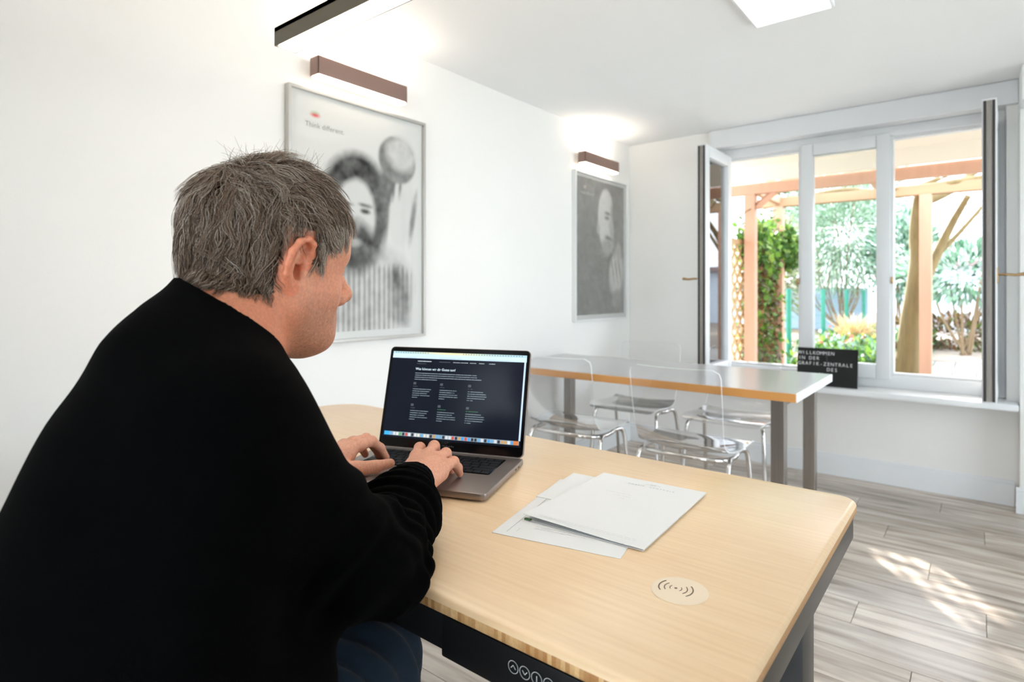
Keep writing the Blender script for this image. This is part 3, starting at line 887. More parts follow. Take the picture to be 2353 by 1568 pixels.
# ------------------------------------------------------------------ papers
m_paper = pmat('white_paper', (.83, .83, .82), .75, var=.01, spec=.2)
m_inkp = pmat('grey_ink', (.42, .42, .43), .7)
m_inkl = pmat('pale_grey_ink', (.66, .66, .66), .7)
def sheet_frame(c00, c10, c01):
    """near-left, near-right, far-left pixel corners -> origin, unit axes, sizes on the desk top"""
    o = at(*c00, z=DZ); x = at(*c10, z=DZ) - o; y = at(*c01, z=DZ) - o
    return o, x, y
def sheet(name, o, ex, ey, wd, hg, z, label, group, th=.0006, curl=None, lines=()):
    r = empty(name, (o[0], o[1], z), math.atan2(ex[1], ex[0]))
    nxs, nys = 13, 13
    gx, gy = np.meshgrid(np.linspace(0, wd, nxs), np.linspace(0, hg, nys))
    h = curl(gx / wd, gy / hg) if curl else 0 * gx
    top = np.column_stack([gx.ravel(), gy.ravel(), h.ravel() + th]); bot = top - (0, 0, th)
    idx = np.arange(nxs * nys).reshape(nys, nxs)
    F = [(idx[j, i], idx[j, i + 1], idx[j + 1, i + 1], idx[j + 1, i]) for j in range(nys - 1) for i in range(nxs - 1)]
    N = nxs * nys
    F += [tuple(N + q for q in f[::-1]) for f in F]
    ring = list(idx[0, :]) + list(idx[1:, -1]) + list(idx[-1, -2::-1]) + list(idx[-2:0:-1, 0])
    F += [(ring[k], N + ring[k], N + ring[(k + 1) % len(ring)], ring[(k + 1) % len(ring)]) for k in range(len(ring))]
    smooth_by_angle(MB().add(np.concatenate([top, bot]), F).build('page', m_paper, r), 40)
    for nm, mat, mbv in lines: 
        mbv.build(nm, mat, r)
    tag(r, label, 'paper', group)
    return r
def lines_mb(rects, z):
    mb = MB()
    for x0, x1, y0, y1 in rects: mb.add([(x0, y0, z), (x1, y0, z), (x1, y1, z), (x0, y1, z)], [(0, 1, 2, 3)])
    return mb
rr = np.random.default_rng(3)
def textrows(x0, x1, y, n, dy, h, z, ragged=.2):
    L = []
    for i in range(n):
        x = x0
        end = x1 - rr.random() * ragged * (x1 - x0)
        while x < end:
            wl = rr.uniform(.004, .012); L.append((x, min(x + wl, end), y - i * dy, y - i * dy + h)); x += wl + .0018
    return lines_mb(L, z)
# lowest sheet, sticking out on the left
o, x, y = sheet_frame((1130, 1225), (1436, 1288), (1300, 1100))
ex = x / np.linalg.norm(x); ey = np.array([-ex[1], ex[0], 0])
mbl = lines_mb([(.020, .0208, .012, .27), (.034, .0345, .020, .034)], .0012)
sheet('paper_sheet', o, ex, ey, .21, .297, DZ + .0003, 'white printed sheet lowest under the folder, its near edge sticking out', 'papers on the desk',
      lines=[('margin_line', m_inkp, mbl), ('print', m_inkl, textrows(.055, .15, .050, 2, .007, .0012, .0012))])
o2, x2, y2 = sheet_frame((1232, 1143), (1500, 1200), (1300, 1098))
ex2 = x2 / np.linalg.norm(x2); ey2 = np.array([-ex2[1], ex2[0], 0])
sheet('paper_sheet', o2 , ex2, ey2, .21, .16, DZ + .0013, 'white sheet whose corner peeks out towards the laptop', 'papers on the desk',
      curl=lambda a, b_: .002 * (1 - a) ** 2 * b_)
# folder with letterhead page on top
of, xf, yf = sheet_frame((1203, 1196), (1480, 1271), (1388, 1082))
exf = xf / np.linalg.norm(xf); eyf = np.array([-exf[1], exf[0], 0])
r = sheet('paper_folder', of, exf, eyf, .215, .300, DZ + .0024, 'white letterhead folder lying on top of the other papers', 'papers on the desk',
          th=.0007, curl=lambda a, b_: .006 * np.clip(1 - a * 1.3, 0, 1) * np.clip(1 - b_ * 1.2, 0, 1) + .0022)
V, F = text_mesh('GRAFIK  ZENTRALE', .0075, 'CENTER', 1.5)
lt = MB().add(frame_pts(V, (.118, .262, .0036), (1, 0, 0), (0, 1, 0)), F)
V, F = text_mesh('GZ', .0085, 'CENTER'); lt.add(frame_pts(V, (.118, .2745, .0036), (1, 0, 0), (0, 1, 0)), F)
aa = np.linspace(.15 * math.pi, .85 * math.pi, 14)
for sg in (1,):
    V = [(.118 + q * math.cos(a) * 1.6, .272 + q * math.sin(a), .0036) for q in (.0098, .0104) for a in aa]
    lt.add(V, [(k, 14 + k, 15 + k, k + 1) for k in range(13)])
lt.build('letterhead', m_inkp, r)
textrows(.055, .11, .20, 4, .012, .0012, .0037).build('print', m_inkl, r)
textrows(.02, .20, .013, 2, .005, .0011, .0078, .05).build('print', m_inkl, r)
MB().box(.001, .0013 + .012, .0005, .005, -.0008, .0012).build('green_tab', pmat('green_card', srgb(70, 110, 60), .6), r)
mbk = MB().box(0, .213, .001, .298, -.0010, -.0003); mbk.build('back_page', m_paper, r)

# ------------------------------------------------------------------ conference table
CZ = .750
TX0, TX1, TY0, TY1 = -2.105, -.562, 2.492, 3.205
m_top = pmat('light_grey_laminate', (0.50, 0.50, 0.50), .22, var=.015, spec=.6)
m_birch = pmat('orange_birch_edge', srgb(222, 158, 88), .4, var=.08, scale=(6, 60, 60))
m_wedge = pmat('white_edge', (.80, .80, .79), .4)
m_inox = pmat('brushed_steel', (.40, .37, .34), .30, metal=1.0, var=.12, scale=(120, 120, 3))
ct = empty('conference_table', ((TX0 + TX1) / 2, (TY0 + TY1) / 2, 0))
def CB(mb, n, m):
    o = mb.build(n, m); o.data.transform(Matrix.Translation(-ct.location)); o.parent = ct; return smooth_by_angle(o, 12)
CB(MB().box(TX0, TX1 - .0, TY0 + .004, TY1, CZ - .036, CZ, b=.0025), 'tabletop', m_top)
CB(MB().box(TX0, TX1, TY0, TY0 + .004, CZ - .035, CZ - .001, b=.0008), 'edge_band', m_birch)
CB(MB().box(TX1, TX1 + .004, TY0 + .002, TY1 - .002, CZ - .035, CZ - .0005, b=.0008), 'edge_band', m_wedge)
for lx in (TX0 + .10, TX1 - .075):
    for ly in (TY0 + .055, TY1 - .10):
        CB(MB().box(lx - .026, lx + .026, ly - .026, ly + .026, 0, CZ - .036, b=.002), 'leg', m_inox)
    CB(MB().box(lx - .02, lx + .02, TY0 + .08, TY1 - .13, CZ - .066, CZ - .036, b=.002), 'crossbar', m_inox)
tag(ct, 'long grey conference table with orange wooden edge and steel legs', 'table')

# ------------------------------------------------------------------ clear chairs
m_acr = glass_mat('clear_polycarbonate', tint=(.99, .99, .995), solid=0.0, ior=1.4, boost=.8)
m_rim = pmat('bright_polycarbonate_edge', (.86, .87, .88), .25, var=.02, spec=.6)  # white colour stands for the light gathering in the clear edges
m_chrome = pmat('chrome', (.72, .70, .68), .08, metal=1.0)
def chair_shell():
    # side profile from the top of the back, round the bend, to the front edge of the seat (y forward, z up)
    ctrl = np.array([(-.205, .822), (-.192, .74), (-.176, .65), (-.158, .56), (-.140, .505), (-.112, .462), (-.07, .445), (.0, .440), (.09, .447), (.17, .456), (.215, .452), (.235, .440)])
    t = np.linspace(0, len(ctrl) - 1, 45)
    i0 = np.clip(t.astype(int), 0, len(ctrl) - 2); f = t - i0
    def cr(p0, p1, p2, p3, f): return .5 * ((2 * p1) + (-p0 + p2) * f + (2 * p0 - 5 * p1 + 4 * p2 - p3) * f ** 2 + (-p0 + 3 * p1 - 3 * p2 + p3) * f ** 3)
    g = lambda i: ctrl[np.clip(i, 0, len(ctrl) - 1)]
    prof = np.array([cr(g(i - 1), g(i), g(i + 1), g(i + 2), ff) for i, ff in zip(i0, f)])
    ds = np.r_[0, np.cumsum(np.linalg.norm(np.diff(prof, axis=0), axis=1))]; L = ds[-1]
    hw = np.interp(ds / L, [0, .25, .45, .55, .7, .9, 1], [.206, .205, .198, .205, .222, .225, .218])
    rc = .035
    for k, s in enumerate(ds):                       # rounded corners at both ends
        for e in (s, L - s):
            if e < rc: hw[k] -= rc - math.sqrt(max(rc ** 2 - (rc - e) ** 2, 0))
    T = np.gradient(prof, axis=0); T /= np.linalg.norm(T, axis=1)[:, None]
    N = np.stack([-T[:, 1], T[:, 0]], 1)              # points up / forward
    nw = 13; xs = np.linspace(-1, 1, nw)
    def surf(off):
        V = []
        for k in range(len(prof)):
            for x in xs:
                dish = .014 * x ** 2 * np.interp(ds[k] / L, [0, .3, .55, .9, 1], [1.2, 1.0, 1.3, .6, .2])
                pt = prof[k] + N[k] * (off + dish)
                V.append((hw[k] * x, pt[0], pt[1]))
        return np.array(V)
    th = .0055
    A, Bm = surf(th), surf(0)
    M = len(prof); idx = np.arange(M * nw).reshape(M, nw); Nn = M * nw
    F = [(idx[j, i], idx[j + 1, i], idx[j + 1, i + 1], idx[j, i + 1]) for j in range(M - 1) for i in range(nw - 1)]
    F += [tuple(Nn + q for q in f_[::-1]) for f_ in F]
    ring = list(idx[0, :]) + list(idx[1:, -1]) + list(idx[-1, -2::-1]) + list(idx[-2:0:-1, 0])
    F += [(ring[k], ring[(k + 1) % len(ring)], Nn + ring[(k + 1) % len(ring)], Nn + ring[k]) for k in range(len(ring))]
    mb = MB().add(np.concatenate([A, Bm]), F); mb.m = [0] * (len(F) - len(ring)) + [1] * len(ring)
    return mb
def curve_pts(P, n=6):
    P = np.asarray(P, float); out = []
    for i in range(len(P) - 1):
        p0, p1, p2, p3 = P[max(i - 1, 0)], P[i], P[i + 1], P[min(i + 2, len(P) - 1)]
        for f in np.linspace(0, 1, n, endpoint=False):
            out.append(.5 * ((2 * p1) + (-p0 + p2) * f + (2 * p0 - 5 * p1 + 4 * p2 - p3) * f ** 2 + (-p0 + 3 * p1 - 3 * p2 + p3) * f ** 3))
    out.append(P[-1]); return np.array(out)
def make_chair():
    r = empty('clear_chair', (0, 0, 0))
    smooth_by_angle(chair_shell().build('seat_shell', [m_acr, m_rim], r), 50)
    arc = [(.19, .10, .432), (.20, .02, .428), (.19, -.06, .428), (.15, -.115, .432), (.08, -.14, .436), (0, -.147, .437), (-.08, -.14, .436), (-.15, -.115, .432), (-.19, -.06, .428), (-.20, .02, .428), (-.19, .10, .432)]
    smooth_by_angle(MB().tube(curve_pts(arc), .0105, 10).build('seat_rail', m_chrome, r), 50)
    for s in (-1, 1):
        fl_ = curve_pts([(s * .19, .10, .432), (s * .197, .15, .428), (s * .205, .175, .40), (s * .212, .185, .30), (s * .222, .20, .10), (s * .226, .206, .004)])
        smooth_by_angle(MB().tube(fl_, .0105, 10).build('leg', m_chrome, r), 50)
        bl = curve_pts([(s * .195, -.03, .428), (s * .203, -.075, .42), (s * .208, -.10, .38), (s * .215, -.13, .25), (s * .224, -.17, .08), (s * .227, -.185, .004)])
        smooth_by_angle(MB().tube(bl, .0105, 10).build('leg', m_chrome, r), 50)
        for fp in ((s * .226, .206), (s * .227, -.185)):
            pass
    return r
ch0 = make_chair()
spots = [(-1.035, 2.605, 0.0, 'clear plastic chair at the near side of the conference table, closest to the window'),
         (-1.672, 2.625, math.radians(2), 'clear plastic chair half hidden behind the laptop screen'),
         (-1.675, 3.375, math.pi, 'clear plastic chair at the far side of the table beside the left wall'),
         (-1.085, 3.385, math.pi, 'clear plastic chair at the far side of the table before the open window')]
for i, (x, y, a, lb) in enumerate(spots):
    c = ch0 if i == 0 else copy_tree(ch0)
    c.location = (x, y, 0); c.rotation_euler = (0, 0, a)
    tag(c, lb, 'chair', 'clear chairs at the conference table')

# ------------------------------------------------------------------ letter board on the sill
m_felt = pmat('black_felt', (.010, .010, .010), .85, var=.1, bump=.3, bscale=400)
m_let = pmat('white_plastic_letters', (.75, .75, .75), .5)
BW, BH = .335, .235
pb_r = at(1970, 901, y=YW - .115)
brd = empty('letter_board', (pb_r[0] - BW / 2 - .003, YW - .10, .567), math.radians(2))
bm_ = MB().box(-BW / 2, BW / 2, 0, .012, 0, BH, b=.002)
tl = math.radians(-12)
o = bm_.build('board', m_felt, brd); o.rotation_euler = (tl, 0, 0)
rowsT = ['WILLKOMMEN', 'IN DER', 'GRAFIK-ZENTRALE', '        DES', '      N', '     ENTE']
pit = .0205
for ri, s in enumerate(rowsT):
    mb = MB(); cnt = 0
    for ci, chh in enumerate(s):
        if chh == ' ': continue
        V, F = text_mesh(chh, .030, 'CENTER')
        if len(V) == 0: continue
        V = V * (.9, 1, 1)
        mb.add(frame_pts(V, (-BW / 2 + .014 + ci * pit, -.0012, BH - .042 - ri * .0335), (1, 0, 0), (0, 0, 1)), F)
    mb.build('lettering', m_let, o)['kind'] = 'stuff'
for bz in np.arange(.01, BH - .005, .008):
    pass
st = MB().tube([(0, .014, BH * .8), (0, .075, .004)], .004, 6).build('prop', m_black, brd); st.rotation_euler = (0, 0, 0)
tag(brd, 'black letter board with white letters leaning on the window sill', 'sign')

# ================================================================== OUTSIDE
GZ = 0.30
m_soil = pmat('garden_soil', srgb(120, 105, 80), .9, var=.35, scale=(3, 3, 3), bump=.5, bscale=20)
m_lawn = pmat('garden_leaf_litter', srgb(140, 128, 116), .9, var=.35, scale=(4, 4, 4), bump=.5, bscale=30)
m_doug = pmat('orange_douglas_fir', srgb(188, 146, 122), .6, var=.16, scale=(14, 14, 2.2), bump=.15, bscale=60)
m_beamw = pmat('weathered_beam', srgb(160, 130, 100), .7, var=.2, scale=(2.2, 14, 14))
m_deck = pmat('silver_grey_deck_wood', srgb(126, 124, 120), .65, var=.16, scale=(20, 2, 20), bump=.2)
m_soff = pmat('cream_roof_sheet', srgb(212, 204, 190), .8, var=.01)
m_bark = pmat('olive_bark', srgb(122, 108, 74), .9, var=.35, scale=(30, 30, 5), bump=.8, bscale=40)
m_twig = pmat('brown_twig', srgb(132, 112, 86), .9, var=.2)

struct(MB().box(-14, 14, YW + WT, 30, GZ - .4, GZ - .06).build('ground', m_soil))
struct(MB().box(-14, XR + .2, -14, YB - .2, -.3, -.05).build('ground_rear', pmat('pale_rear_terrace', srgb(214, 212, 206), .9, var=.05)))
struct(MB().box(XR + .2, 16, -14, YW + WT, -.3, -.05).build('ground_side', pmat('pale_side_terrace', srgb(226, 224, 218), .9, var=.05)))  # unseen ground, kept pale to bounce daylight up to the ceiling
struct(MB().box(-1.75, 6, 9.2, 24, GZ - .06, GZ - .02).build('ground_litter', m_lawn))
# deck boards running away from the house
dk = struct(MB().box(-.62, 3.2, 4.60, 8.9, GZ - .06, GZ - .03).build('floor_deck', pmat('deck_joists', (.08, .07, .06), .9)))
bw = .20
xb = -.62
dm = MB().box(.004, bw - .004, 0, 4.3, -.03, 0, b=.003).build('deck_board', m_deck); dmesh = dm.data; bpy.data.objects.remove(dm)
while xb < 3.1:
    q = bpy.data.objects.new('deck_board', dmesh); COL.objects.link(q); q.parent = dk
    q.location = (xb, 4.60, GZ); xb += bw
struct(MB().box(-3.2, -.62, YW + WT, 6.6, GZ - .06, GZ - .03).build('ground_patio', pmat('patio_concrete', srgb(206, 202, 194), .9, var=.1)))

# covered terrace roof over the window
rf = empty('terrace_roof', (0, 5.2, 2.3))
def RB(mb, n, m):
    o = mb.build(n, m); o.data.transform(Matrix.Translation(-rf.location)); o.parent = rf; return o
RB(MB().box(-3.4, 3.4, YW + WT, 5.98, 2.36, 2.40), 'roof_sheet', m_soff)
RB(MB().box(-3.4, 3.4, 5.93, 5.97, 2.215, 2.40), 'fascia', m_soff)
tag(rf, 'cream terrace roof jutting out above the window', 'roof')
# pergola
pg = empty('pergola', (-1.77, 6.05, GZ))
def PB(mb, n, m):
    o = mb.build(n, m); o.data.transform(Matrix.Translation(-pg.location)); o.parent = pg; return o
for px_, py_ in ((-1.77, 6.03), (-1.76, 7.03), (-.41, 7.03), (2.2, 6.03), (2.2, 7.03)):
    PB(MB().box(px_ - .05, px_ + .05, py_ - .05, py_ + .05, GZ - .03, 2.11, b=.004), 'post', m_doug)
PB(MB().box(-2.6, 3.2, 5.98, 6.08, 2.11, 2.215, b=.004), 'beam', m_doug)
PB(MB().box(-2.1, 3.2, 6.98, 7.08, 2.10, 2.20, b=.004), 'beam', m_beamw)
for rx_ in (-1.76, -.75, .35, 1.4, 2.4):
    PB(MB().box(rx_ - .03, rx_ + .03, 6.08, 7.25, 2.13, 2.22, b=.004), 'rafter', m_doug)
for px_, py_ in ((-1.77, 6.03),):
    v = np.array([(px_ + .05, py_, 1.98), (px_ + .22, py_, 2.12)])
    PB(MB().tube(v, .035, 4), 'brace', m_doug)
tag(pg, 'orange timber pergola of posts and beams outside the window', 'pergola')

# trellis with ivy on the left boundary
tr = empty('trellis', (-1.86, 5.9, GZ))
def TB(mb, n, m):
    o = mb.build(n, m); o.data.transform(Matrix.Translation(-tr.location)); o.parent = tr; return o
m_lat = pmat('weathered_lattice', srgb(176, 150, 112), .85, var=.2)
ya, yb_, za, zb = 4.75, 7.25, GZ, 1.62
TB(MB().box(-1.90, -1.86, ya, yb_, zb, zb + .05), 'rail', m_lat); TB(MB().box(-1.90, -1.86, ya, yb_, za, za + .05), 'rail', m_lat)
for sgn, xo in ((1, -1.874), (-1, -1.888)):
    c = ya - (zb - za)
    while c < yb_ + (zb - za):
        # slat along y = c + s*(z)
        pts = []
        for z_ in np.linspace(za + .05, zb, 60):
            y_ = c + (z_ - za) if sgn > 0 else c + (zb - z_)
            if ya <= y_ <= yb_: pts.append((xo, y_, z_))
        if len(pts) > 8:
            a, d_ = np.array(pts[0]), np.array(pts[-1]); q = np.array([0, (d_ - a)[2], -(d_ - a)[1]]); q = q / np.linalg.norm(q) * .014
            h = np.array([.006, 0, 0])
            V = [a - q - h, a + q - h, d_ + q - h, d_ - q - h, a - q + h, a + q + h, d_ + q + h, d_ - q + h]
            TB(MB().add(V, [(0, 1, 2, 3), (7, 6, 5, 4), (0, 4, 5, 1), (1, 5, 6, 2), (2, 6, 7, 3), (3, 7, 4, 0)]), 'slat', m_lat)
        c += .17
tag(tr, 'weathered diagonal lattice trellis behind the pergola posts', 'trellis')

def leaf_mat(name, cols, rough=.45):
    m = attr_mat(name, 'col', rough=rough, spec=.5)
    nt = m.node_tree; b = nt.nodes['Principled BSDF']
    tl_ = nt.nodes.new('ShaderNodeBsdfTranslucent'); mx = nt.nodes.new('ShaderNodeMixShader'); mx.inputs[0].default_value = .35
    at_ = [n_ for n_ in nt.nodes if n_.type == 'ATTRIBUTE'][0]
    nt.links.new(at_.outputs['Color'], tl_.inputs[0])
    out = [n_ for n_ in nt.nodes if n_.type == 'OUTPUT_MATERIAL'][0]
    nt.links.new(b.outputs[0], mx.inputs[1]); nt.links.new(tl_.outputs[0], mx.inputs[2]); nt.links.new(mx.outputs[0], out.inputs[0])
    return m
m_leaf = leaf_mat('leaf', None)
def leaves(name, C, size, cols, parent, seed, up=.2, narrow=.5, normal=None, hang=0.0):
    """many small bent leaves in one mesh; C = centres"""
    r = np.random.default_rng(seed); n = len(C)
    d = r.standard_normal((n, 3)); d[:, 2] += up - hang; d /= np.linalg.norm(d, axis=1)[:, None]
    s = np.cross(d, r.standard_normal((n, 3))); s /= np.linalg.norm(s, axis=1)[:, None]
    nn = np.cross(d, s)
    L = size * r.uniform(.6, 1.25, n)[:, None]; W = L * narrow
    V = np.stack([C, C + d * L * .5 + s * W * .5 + nn * L * .06, C + d * L - nn * L * .1, C + d * L * .5 - s * W * .5 + nn * L * .06], 1).reshape(-1, 3)
    F = np.arange(n * 4).reshape(n, 4)
    F = np.concatenate([F[:, [0, 1, 2]], F[:, [0, 2, 3]]])
    me = np_mesh(name, V, F)
    cols = np.asarray(cols)
    cc = cols[r.integers(0, len(cols), n)] * r.uniform(.5, 1.0, (n, 1))
    ca = me.color_attributes.new('col', 'FLOAT_COLOR', 'POINT')
    ca.data.foreach_set('color', np.column_stack([np.repeat(cc, 4, 0), np.ones(n * 4)]).astype(np.float32).ravel())
    me.materials.append(m_leaf)
    o = bpy.data.objects.new(name, me); COL.objects.link(o); o.parent = parent
    return o
def blob(c, r, n, seed, shell=.55):
    g = np.random.default_rng(seed); d = g.standard_normal((n, 3)); d /= np.linalg.norm(d, axis=1)[:, None]
    q = shell + (1 - shell) * g.random((n, 1)) ** .6
    return np.asarray(c) + d * q * np.asarray(r)
GRN = [srgb(96, 140, 60), srgb(130, 175, 70), srgb(70, 110, 50), srgb(160, 195, 90)]
BRN = [srgb(150, 110, 70), srgb(120, 95, 60), srgb(90, 80, 50), srgb(110, 130, 60)]
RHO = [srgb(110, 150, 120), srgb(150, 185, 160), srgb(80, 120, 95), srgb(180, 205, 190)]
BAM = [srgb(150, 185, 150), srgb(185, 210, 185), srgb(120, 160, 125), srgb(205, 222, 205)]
def plant(name, loc, label, cat, group=None):
    r = empty(name, loc); tag(r, label, cat, group); return r
def LO(C, r): return np.asarray(C) - np.array(r.location)[None]
g = np.random.default_rng(21)
iv = plant('ivy', (-1.80, 6.5, GZ), 'ivy hanging over the trellis, bright green on top and brown below', 'ivy')
C1 = np.column_stack([-1.83 + g.normal(0, .07, 2600), g.uniform(6.1, 7.3, 2600), 1.62 + g.normal(0, .12, 2600)])
C1 = np.concatenate([C1, blob((-1.72, 7.15, 1.62), (.16, .22, .26), 700, 5)])
leaves('foliage', LO(C1, iv), .07, GRN, iv, 1, narrow=.8)
C2 = np.column_stack([-1.82 + g.normal(0, .05, 3600), g.uniform(6.12, 6.98, 3600), g.uniform(GZ, 1.6, 3600)])
leaves('withered_foliage', LO(C2, iv), .06, BRN + GRN[:2], iv, 2, narrow=.8, hang=1.0)
vines = MB()
for k in range(9):
    y0 = 6.15 + k * .1
    vines.tube(np.array([(-1.82, y0 + .05 * math.sin(k + z_ * 4), z_) for z_ in np.linspace(GZ, 1.6, 8)]) - np.array(iv.location), .009, 5)
vines.build('stem', m_twig, iv)

# wire fence with green posts along the boundary
fe = empty('wire_fence', (-1.85, 9, GZ))
m_gpost = pmat('green_fence_post', srgb(40, 130, 110), .4)
for py_ in (7.85, 9.9, 11.9, 13.9):
    o = MB().tube([(-1.85, py_, GZ - .05), (-1.85, py_, 1.19)], .032, 8).build('post', m_gpost); o.data.transform(Matrix.Translation(-fe.location)); o.parent = fe
for zz in np.arange(.45, 1.2, .12):
    o = MB().tube([(-1.85, 7.3, zz), (-1.85, 14, zz)], .003, 4).build('wire', m_gpost); o.data.transform(Matrix.Translation(-fe.location)); o.parent = fe
tag(fe, 'green wire garden fence with slim posts', 'fence')

# old wisteria trunk beside the deck
tree = plant('wisteria', (-.56, 7.25, GZ), 'twisted olive trunk climbing up to the pergola beside the post', 'tree')
def tp(*pts): return np.array([at(u, v, y=y) for u, v, y in pts]) - np.array(tree.location)
trk = tp((2082, 880, 7.25), (2086, 820, 7.25), (2094, 740, 7.25), (2106, 660, 7.22), (2112, 590, 7.25), (2108, 530, 7.2), (2116, 450, 7.15))
trk = curve_pts(trk); k = np.linspace(0, 1, len(trk))
MB().tube(trk, np.interp(k, [0, .2, .6, 1], [.13, .105, .085, .06]), 12).build('trunk', m_bark, tree, True)
t2 = curve_pts(tp((2100, 690, 7.28), (2120, 620, 7.3), (2100, 560, 7.3), (2112, 500, 7.2)))
MB().tube(t2, np.linspace(.07, .04, len(t2)), 10).build('trunk', m_bark, tree, True)
for pts, r0 in (([(2128, 640, 7.3), (2160, 570, 7.4), (2190, 510, 7.4), (2225, 450, 7.3)], .05), ([(2150, 590, 7.4), (2200, 540, 7.5), (2262, 470, 7.6)], .03),
                ([(2060, 800, 7.25), (2040, 760, 7.3), (2030, 700, 7.4)], .03)):
    q = curve_pts(tp(*pts)); MB().tube(q, np.linspace(r0, r0 * .5, len(q)), 8).build('branch', m_bark, tree, True)
q = curve_pts(tp((1950, 450, 7.1), (2040, 438, 7.0), (2120, 430, 7.05), (2200, 418, 7.0), (2280, 405, 7.1)))
MB().tube(q, .03, 8).build('branch', m_bark, tree, True)
q = curve_pts(tp((1760, 470, 7.1), (1850, 452, 7.15), (1950, 436, 7.05), (2050, 446, 7.1), (2160, 410, 7.15)))
MB().tube(q, .022, 8).build('branch', m_bark, tree, True)
q = curve_pts(tp((2110, 470, 7.2), (2180, 440, 7.4), (2240, 395, 7.6), (2300, 360, 7.7)))
MB().tube(q, np.linspace(.05, .02, len(q)), 8).build('branch', m_bark, tree, True)
# twigs trained along the pergola
tw = MB(); g2 = np.random.default_rng(4)
for k in range(9):
    x0 = g2.uniform(-1.7, 2.0); 
    P0 = np.array([x0, g2.uniform(6.1, 7.4), 2.22 + g2.uniform(0, .08)])
    pts = [P0]
    d = g2.normal(0, 1, 3) * (1, .4, .25); d /= np.linalg.norm(d)
    for s in range(5): d = d + g2.normal(0, .25, 3) * (1, 1, .5); pts.append(pts[-1] + d / np.linalg.norm(d) * .16)
    tw.tube(np.array(pts) - np.array(tree.location), np.linspace(.012, .004, 6), 5)
tw.build('twigs', m_bark, tree)['kind'] = 'stuff'

def shrub(name, label, c, r, n, size, cols, seed, cat='shrub', narrow=.5, trunks=4, up=.2, shell=.5, group=None):
    base = (c[0], c[1], GZ - .03)
    p = plant(name, base, label, cat, group)
    leaves('foliage', LO(blob(c, r, n, seed, shell), p), size, cols, p, seed, up=up, narrow=narrow)
    g = np.random.default_rng(seed + 50); mb = MB()
    for k in range(trunks):
        e = np.asarray(c) + g.normal(0, .45, 3) * np.asarray(r)
        m = (np.array(base) + e) / 2 + g.normal(0, .1, 3) * np.asarray(r)
        q = curve_pts([np.array(base) + g.normal(0, .05, 3) * (1, 1, 0), m, e]) - np.array(base)
        mb.tube(q, np.linspace(.020, .008, len(q)), 6)
    mb.build('stem', m_twig, p, True)
    return p
cR = at(2215, 625, y=10.2)
shrub('rhododendron', 'rhododendron with large glossy leaves right of the pergola post', (cR[0], cR[1], cR[2]), (.75, .7, .42), 900, .15, RHO, 31, narrow=.38, trunks=6, shell=.3)
cB = at(1935, 545, y=14.6)
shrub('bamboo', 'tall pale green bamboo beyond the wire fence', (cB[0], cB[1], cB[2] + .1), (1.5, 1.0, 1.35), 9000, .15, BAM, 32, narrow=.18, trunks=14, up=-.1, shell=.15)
cC = at(1900, 470, y=23.0)
shrub('conifer', 'dark green conifer behind the bamboo', (cC[0], cC[1], cC[2] + .8), (2.2, 1.6, 1.9), 7000, .22, [srgb(80, 120, 85), srgb(100, 145, 100), srgb(60, 95, 65)], 33, cat='tree', narrow=.25, trunks=4, shell=.3)
cD = at(1770, 560, y=12.4)
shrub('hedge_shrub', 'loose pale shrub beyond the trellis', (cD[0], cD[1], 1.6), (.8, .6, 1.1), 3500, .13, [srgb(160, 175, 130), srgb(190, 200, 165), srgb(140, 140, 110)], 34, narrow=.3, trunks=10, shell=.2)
cE = at(2075, 540, y=12.4)
shrub('garden_shrub', 'grey-green shrub behind the twisted trunk', (cE[0], cE[1], 1.75), (.55, .6, .8), 2200, .12, RHO, 35, narrow=.4, trunks=6, shell=.3)
cF = at(2230, 520, y=21.0)
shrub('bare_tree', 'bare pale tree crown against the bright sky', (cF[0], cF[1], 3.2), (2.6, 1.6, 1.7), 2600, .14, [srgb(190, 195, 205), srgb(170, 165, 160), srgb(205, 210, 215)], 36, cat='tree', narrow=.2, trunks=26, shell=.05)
cG = at(2190, 770, y=11.2)
shrub('leaf_litter_shrub', 'low brown shrub under the rhododendron', (cG[0], cG[1], .5), (1.0, .5, .3), 1600, .10, BRN + [srgb(190, 175, 165)], 37, narrow=.5, trunks=6, shell=.2)
# tan ornamental grass
cg = at(1965, 770, y=9.2)
gr = plant('ornamental_grass', (cg[0], cg[1], GZ - .03), 'tan clump of dry ornamental grass in the garden bed', 'grass')
gg = np.random.default_rng(9); V = []; F = []
for k in range(420):
    a = gg.uniform(0, 6.283); rr_ = gg.uniform(0, .14); h = gg.uniform(.25, .62); l = gg.uniform(.05, .35)
    p0 = np.array([rr_ * math.cos(a), rr_ * math.sin(a), 0]); p1 = p0 + (l * .35 * math.cos(a), l * .35 * math.sin(a), h * .7); p2 = p0 + (l * math.cos(a), l * math.sin(a), h)
    s = np.array([-math.sin(a), math.cos(a), 0]) * .007; i = len(V)
    V += [p0 - s, p0 + s, p1 + s, p1 - s, p2]; F += [(i, i + 1, i + 2), (i, i + 2, i + 3), (i + 3, i + 2, i + 4)]
o = MB().add(V, F).build('blades', pmat('dry_grass', srgb(222, 192, 150), .8, var=.15), gr)
